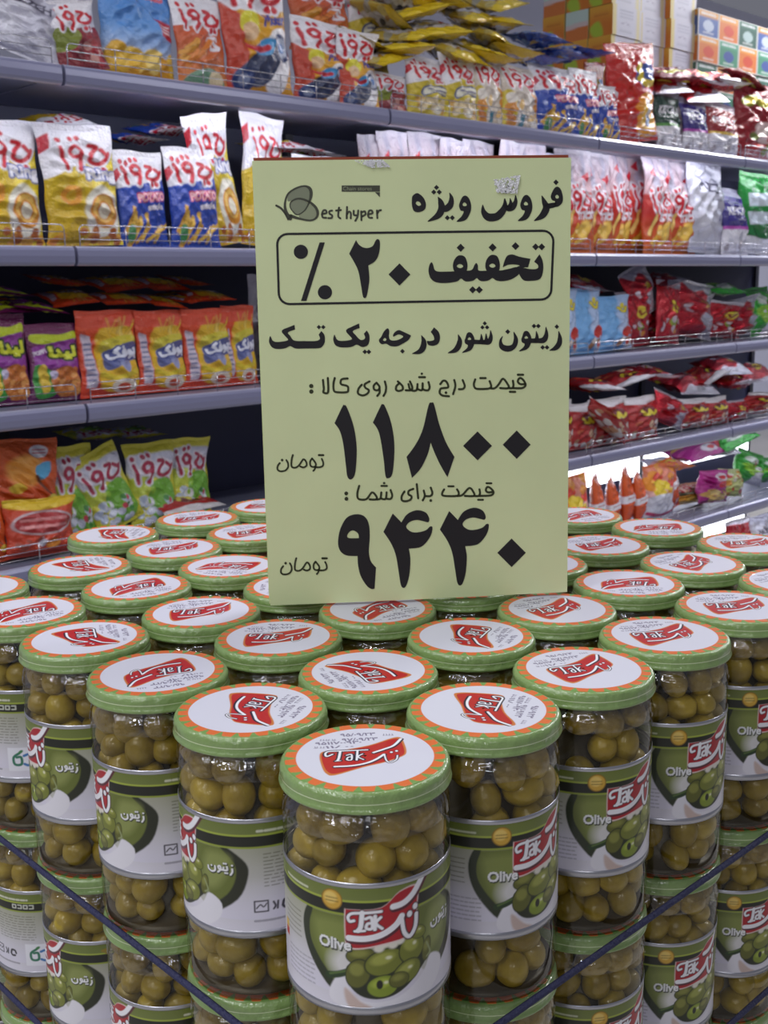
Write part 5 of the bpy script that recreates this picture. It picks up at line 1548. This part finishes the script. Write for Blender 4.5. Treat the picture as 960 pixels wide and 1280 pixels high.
for x, y, w, ya in ((694, 46, 50, 6), (690, 72, 48, -6), (724, 66, 44, 8), (752, 64, 40, -8)): lie('bluepile', 0, x, y, w, .17, .07, 0, ya, 8, thin=.8)
place('bigred', 0, 738, 764, 78, .19, -4, .1, var=1); place('bigred', 0, 766, 826, 58, .10, -7, .06, var=0)
place('ketchup_green', 0, 821, 854, 112, .10, -2, .1, var=0); place('ketchup_purple', 0, 853, 886, 124, .095, 0, .1, var=0); place('ketchup_red', 0, 884, 922, 130, .095, 2, .1, var=0); place('chilired', 0, 920, 976, 104, .10, 3, .1, var=0)
for kd, x, y, w in (('chilired', 858, 94, 50), ('silverred', 850, 108, 40), ('silverred', 892, 118, 46), ('redfoil', 892, 98, 44), ('chilired', 950, 96, 40), ('silverred', 922, 100, 40)): lie(kd, 0, x, y, w, .15, .07, random.uniform(-8, 8), random.uniform(-12, 12), 10, thin=.8)
# --- second shelf
place('ring', 1, -42, 52, 150, .10, 0, .06, var=0); place('ring', 1, 54, 151, 158, .095, -2, .04, var=0); place('fries', 1, 146, 210, 190, .10, 0, .08, var=0); place('fries', 1, 211, 275, 186, .10, 0, .08, var=0)
place('ring', 1, 250, 306, 142, .12, -9, .06, var=1); place('ring', 1, 297, 354, 140, .12, 6, .08, var=2)
for kd, x, y, w in (('ring', 96, 148, 60), ('fries', 186, 172, 50), ('fries', 222, 160, 56), ('yellowcheese', 372, 182, 60), ('redgreen', 418, 190, 40)): lie(kd, 1, x, y, w, .18, .12, random.uniform(-8, 8), random.uniform(-8, 8), 8, thin=.8)
for x, y in ((470, 170), (502, 165), (535, 166), (566, 172), (602, 176), (638, 174), (668, 178), (697, 192), (722, 186), (748, 190), (775, 184), (802, 181), (824, 190), (849, 194)):
    place('sticks', 1, x - 19, x + 19, y, .095 + random.uniform(0, .03), random.uniform(-4, 4), random.uniform(.02, .1), random.uniform(-10, 8))
place('mezze', 1, 858, 910, 196, .10, 2, .06, 6, var=0); place('ketchup_purple', 1, 902, 936, 236, .10, 0, .08, var=0); place('darkgreen', 1, 924, 974, 218, .10, 2, .06, var=0)
# --- third shelf
place('corn', 2, -22, 38, 392, .10, 0, .06, var=0); place('corn', 2, 36, 104, 404, .10, 0, .06, var=0)
for x, y, w in ((8, 366, 70), (18, 384, 60), (64, 386, 66)): lie('corn', 2, x, y, w, .18, .08, random.uniform(-8, 8), random.uniform(-8, 8), 8, thin=.75)
place('orangepuff', 2, 98, 176, 388, .095, 0, .06, var=0); place('orangepuff', 2, 172, 234, 388, .095, 0, .06, var=0); place('orangepuff', 2, 230, 292, 386, .095, 0, .06, var=0); place('orangepuff', 2, 280, 322, 382, .10, 0, .06, var=0); place('mezze', 2, 310, 350, 345, .16, 4, .06)
for i, (x, y, w) in enumerate([(112, 374, 54), (168, 376, 56), (214, 378, 44), (246, 376, 44), (282, 372, 50), (98, 354, 56), (156, 356, 56), (206, 356, 54), (262, 354, 40)]): lie('orangepuff', 2, x, y, w, .18, .08 + (.05 if y < 365 else 0), (i % 3 - 1) * 6, (i % 4 - 1.5) * 7, 8, thin=.7)
place('bluechicken', 2, 688, 724, 362, .09, 0, .06, var=0); place('bluechicken', 2, 716, 754, 360, .09, 0, .08, var=0); place('bluechicken', 2, 748, 790, 370, .085, -2, .08, var=0); place('redfoil', 2, 776, 812, 362, .12, -4, .08); place('redfoil', 2, 792, 836, 376, .085, 0, .1, var=0)
place('silverred', 2, 790, 822, 330, .14, -22, .1, ybot=398); place('redfoil', 2, 820, 850, 352, .11, 6, .1); place('silverred', 2, 838, 890, 354, .09, 8, .12, var=1); place('redfoil', 2, 880, 924, 378, .09, 4, .14, var=1); place('silverred', 2, 905, 946, 372, .10, -6, .14); place('green', 2, 938, 968, 358, .09, -3, .08); place('redfoil', 2, 958, 996, 362, .10, 0, .08)
for kd, x, y, w in (('redfoil', 742, 358, 60), ('green', 918, 364, 40), ('silverred', 720, 352, 40), ('silverred', 848, 352, 36)): lie(kd, 2, x, y, w, .16, .09, random.uniform(-8, 8), random.uniform(-8, 8), 8, thin=.75)
# --- fourth shelf
place('toonorange', 3, -8, 74, 548, .10, 4, .08, ybot=650, var=0); place('ovalorange', 3, 6, 98, 622, .05, 3, .10, var=0); place('toonorange', 3, -40, 14, 630, .06, -3, .1)
place('popcorn', 3, 66, 122, 556, .12, 0, .08, var=0); place('popcorn', 3, 120, 182, 556, .11, -20, .08, var=0); place('popcorn', 3, 160, 224, 552, .12, 0, .08, var=0); place('popcorn', 3, 214, 264, 544, .13, 3, .1, var=1); lie('redchicken', 3, 242, 634, 84, .16, .06, 0, 6, 6, thin=.5)
lie('popcorn', 3, 130, 548, 60, .15, .16, 0, 4, 6, thin=.7); lie('popcorn', 3, 190, 546, 50, .15, .18, 0, -4, 6, thin=.7)
place('redchicken', 3, 690, 718, 500, .10, 0, .08); place('redchicken', 3, 712, 746, 504, .095, 2, .08, var=0); place('redchicken', 3, 738, 786, 497, .10, 0, .08, var=0); place('redchicken', 3, 728, 786, 522, .035, 34, .2, var=0); place('redchicken', 3, 782, 822, 495, .09, 0, .08, var=0)
place('silverred', 3, 812, 852, 494, .09, 18, .1, var=0); place('redchicken', 3, 846, 884, 498, .09, 3, .08, var=0); place('redchicken', 3, 876, 908, 496, .09, 0, .08, var=0); place('redfoil', 3, 902, 932, 500, .10, 0, .1); place('redchicken', 3, 926, 966, 490, .10, 4, .1)
for kd, x, y, w in (('silverred', 880, 484, 50), ('redchicken', 762, 486, 50), ('redchicken', 800, 476, 44), ('redfoil', 836, 470, 44), ('redchicken', 900, 470, 42), ('redfoil', 936, 478, 42), ('silverred', 924, 460, 40), ('redfoil', 958, 468, 40)): lie(kd, 3, x, y, w, .16, .09, random.uniform(-10, 10), random.uniform(-10, 10), 8, thin=.75)
# --- fifth shelf
place('yellowmix', 4, 704, 740, 594, .09, -6, .08); 
for x, y in ((747, 592), (766, 596), (784, 583), (799, 589)): place('carrot', 4, x - 11, x + 11, y, .09 + random.uniform(0, .02), random.uniform(-3, 3), .06, 25, var=0)
place('yellowmix', 4, 804, 842, 580, .10, 3, .08, var=0); place('carrot', 4, 826, 850, 574, .13, -12, .08); place('yellowdip', 4, 835, 878, 604, .075, 3, .08, var=0); place('magenta', 4, 872, 908, 588, .09, 6, .1, var=0); place('palegreen', 4, 898, 926, 586, .10, 8, .1); place('green', 4, 916, 950, 566, .09, 16, .1, var=0); place('green', 4, 942, 978, 572, .09, 6, .1)
for kd, x, y, w in (('magenta', 888, 566, 50), ('green', 930, 552, 46), ('yellowmix', 856, 584, 36), ('silverred', 912, 562, 36)): lie(kd, 4, x, y, w, .15, .09, random.uniform(-8, 8), random.uniform(-8, 8), 8, thin=.75)
for x in (620, 655, 688): place('yellowmix', 4, x - 18, x + 18, 600, .09, 0, .08)
# --- lowest shelf
place('redfoil', 5, 908, 938, 648, .09, 0, .08); place('mezze', 5, 934, 966, 644, .09, 2, .08)

# bags standing behind the sign, seen when one steps aside
for x in (350, 398): place('ring', 1, x - 26, x + 26, 196, .10, 0, .06, var=0)
for x in (352, 404, 452): place('orangepuff', 2, x - 25, x + 25, 384, .10, 0, .06, var=0)
for x in (560, 594, 626, 658): place('bluechicken', 2, x - 17, x + 17, 366, .09, 0, .07, var=0)
for x in (560, 592, 624, 656): place('redchicken', 3, x - 16, x + 16, 502, .095, 0, .08, var=0)

ORD = ['', 'first', 'second', 'third', 'fourth', 'fifth', 'sixth', 'seventh', 'eighth', 'ninth', 'tenth', 'eleventh', 'twelfth', 'thirteenth', 'fourteenth', 'fifteenth', 'sixteenth', 'seventeenth', 'eighteenth']
fam = {}
for b in BAGS: fam.setdefault((b[0], b[1], b[2]), []).append(b)
for (k, kind, lying), L in fam.items():
    L.sort(key=lambda b: b[3])
    desc = KINDS[kind][1]
    pose = 'lying on ' if lying else 'on '
    for i, b in enumerate(L):
        o = b[4]
        o['label'] = f"{desc}, {pose}{SH_NAME[k]}" + ('' if len(L) == 1 else f", {ORD[i + 1]} from left")
        o['group'] = f"snack bags on the {SH_NAME[k]}"

# ------------------------------------------------------------------ cartons on the top shelf
def carton_mesh(w, dp, h, front, side, name):
    """a shipping carton: x to the right along the shelf, y into the shelf, z up"""
    co, fa, cc = [], [], []
    base = 0
    n = 20
    for cv, org, ax, ay in ((front, (-w / 2, -dp / 2, h), (w, 0, 0), (0, 0, -h)), (side, (-w / 2, dp / 2, h), (0, -dp, 0), (0, 0, -h)), (side, (w / 2, -dp / 2, h), (0, dp, 0), (0, 0, -h)), (front, (w / 2, dp / 2, h), (-w, 0, 0), (0, 0, -h)),
                            (None, (-w / 2, dp / 2, h), (w, 0, 0), (0, -dp, 0)), (None, (-w / 2, -dp / 2, 0), (w, 0, 0), (0, dp, 0))):
        S_, T_ = np.meshgrid(np.linspace(0, 1, n), np.linspace(0, 1, n))
        P = np.array(org) + S_[..., None] * np.array(ax) + T_[..., None] * np.array(ay)
        # softly rounded edges
        nrm = np.cross(ax, ay); nrm = nrm / np.linalg.norm(nrm)
        ed = np.minimum(np.minimum(S_, 1 - S_), np.minimum(T_, 1 - T_))
        P = P - (-nrm) * 0.0 - nrm * 0.0 + (nrm * -1)[None, None] * 0.0
        co.append(P.reshape(-1, 3)); fa.append(grid_faces(n, n, False, True) + base); base += n * n
        if cv is None:
            q = np.tile(np.append(lin((190, 160, 120)), 1.0), (n * n, 1))
        else:
            q = cv.sample(S_ * cv.w, T_ * cv.h).reshape(-1, 4)
        q = q.copy(); q[:, 3] = 1
        cc.append(q)
    me = grid_mesh(name, np.concatenate(co), np.concatenate(fa), [M['carton']], np.concatenate(cc))
    me.polygons.foreach_set('use_smooth', np.zeros(len(me.polygons), bool))
    return me
def cface(bgc, ops, k=.3):
    c = Canvas(100, 100, .6)
    c.fill(bgc)
    ops(c)
    return c
def white_front(c):
    c.poly((226, 206, 130), [(0, 0), (12, 0), (12, 100), (0, 100)]); c.poly((230, 214, 150), [(84, 0), (94, 0), (94, 100), (84, 100)]); c.lines((130, 130, 160), 26, 12, 70, 44, 3, 2, .5); c.stroke((150, 140, 170), 3, [(30, 60), (46, 54), (60, 62)]); c.lines((150, 150, 170), 26, 74, 66, 88, 2, 5, .4)
def orange_side(c):
    c.grad((240, 180, 60), 0, 0, 100, 60, 1, 0); c.poly((180, 206, 60), [(0, 70), (40, 50), (60, 96), (20, 100)], True, soft=4); c.lines((190, 90, 30), 20, 20, 80, 44, 3, 6, .5)
def split_side(c):
    c.poly((206, 226, 214), [(0, 0), (100, 0), (100, 48), (0, 56)]); c.poly((226, 206, 200), [(0, 44), (100, 38), (100, 54), (0, 60)])
white_f = cface((214, 212, 228), white_front); or_s = cface((224, 130, 40), orange_side); sp_s = cface((226, 130, 60), split_side)
CW, CD, CH = .200, .110, .113
ME_CW = carton_mesh(CW - .002, CD - .002, CH - .001, white_f, or_s, 'white_carton'); ME_CS = carton_mesh(CW - .002, CD - .002, CH - .001, white_f, sp_s, 'white_carton')
def multi(c1, c2, c3):
    def f(c):
        c.poly(c2, [(0, 0), (100, 0), (100, 26), (0, 26)]); c.ell(c3, 50, 58, 26, 22); c.lines((236, 236, 240), 16, 6, 84, 20, 2, 3, .9); c.lines((240, 240, 240), 24, 82, 76, 94, 2, 4, .7)
        c.stroke((226, 226, 226), 3, [(1, 1), (99, 1), (99, 99), (1, 99), (1, 1)], False)
    return f
CM = []
for a, b, c in (((36, 84, 72), (60, 110, 90), (170, 190, 190)), ((196, 50, 76), (220, 90, 110), (236, 210, 216)), ((216, 120, 50), (230, 160, 70), (206, 70, 40)), ((70, 120, 190), (110, 160, 214), (206, 220, 236)), ((60, 90, 160), (216, 150, 50), (190, 200, 220)), ((70, 140, 110), (90, 160, 130), (60, 80, 150))):
    q = cface(a, multi(a, b, c))
    CM.append(carton_mesh(.166, .14, .104, q, q, 'colour_carton'))
def carton(me, nm, t, d, z, label):
    o = link(nm, me)
    o.location = shelf_pt(t, d, z)
    o.rotation_euler = (0, 0, A44)
    tag(o, label, 'carton', 'cartons stacked on the top shelf')
z0 = ZS[0] + SURF + .001
tc, _ = shelf_hit(765, 40, .30)
RW = ['bottom', 'second', 'third', 'fourth', 'fifth', 'sixth', 'seventh']
for col in range(3):
    for row in range(6):
        dd = [.0, .014, -.01][col] + (row % 2) * .004
        carton(ME_CW, 'white_carton', tc + CW * (col + .5) + .002 * row % .005, .30 + CD / 2 + dd, z0 + row * CH, f'white carton with yellow stripes, {RW[row]} from bottom of {["first", "second", "third"][col]} column'.replace('bottom from bottom', 'bottom'))
for dcol in range(2):
    for row in range(6):
        carton(ME_CS if (dcol, row) in ((1, 5), (0, 4)) else ME_CW, 'white_carton', tc + CW / 2 + .004 * (row % 3), .30 + CD * (dcol + 1.5) + .006 * (dcol + 1), z0 + row * CH, f'orange sided carton, {RW[row]} from bottom of {["middle", "rear"][dcol]} column along shelf depth'.replace('bottom from bottom', 'bottom'))
t5, _ = shelf_hit(874, 40, .27)
for col in range(4):
    for row in range(6):
        carton(CM[(col * 5 + row * 2 + col * row) % 6], 'colour_carton', t5 + .085 + col * .170, .27 + .072 + (row % 2) * .005, z0 + row * .105, f'printed colour carton, {RW[row]} from bottom of {["first", "second", "third", "fourth"][col]} column right of white cartons'.replace('bottom from bottom', 'bottom'))
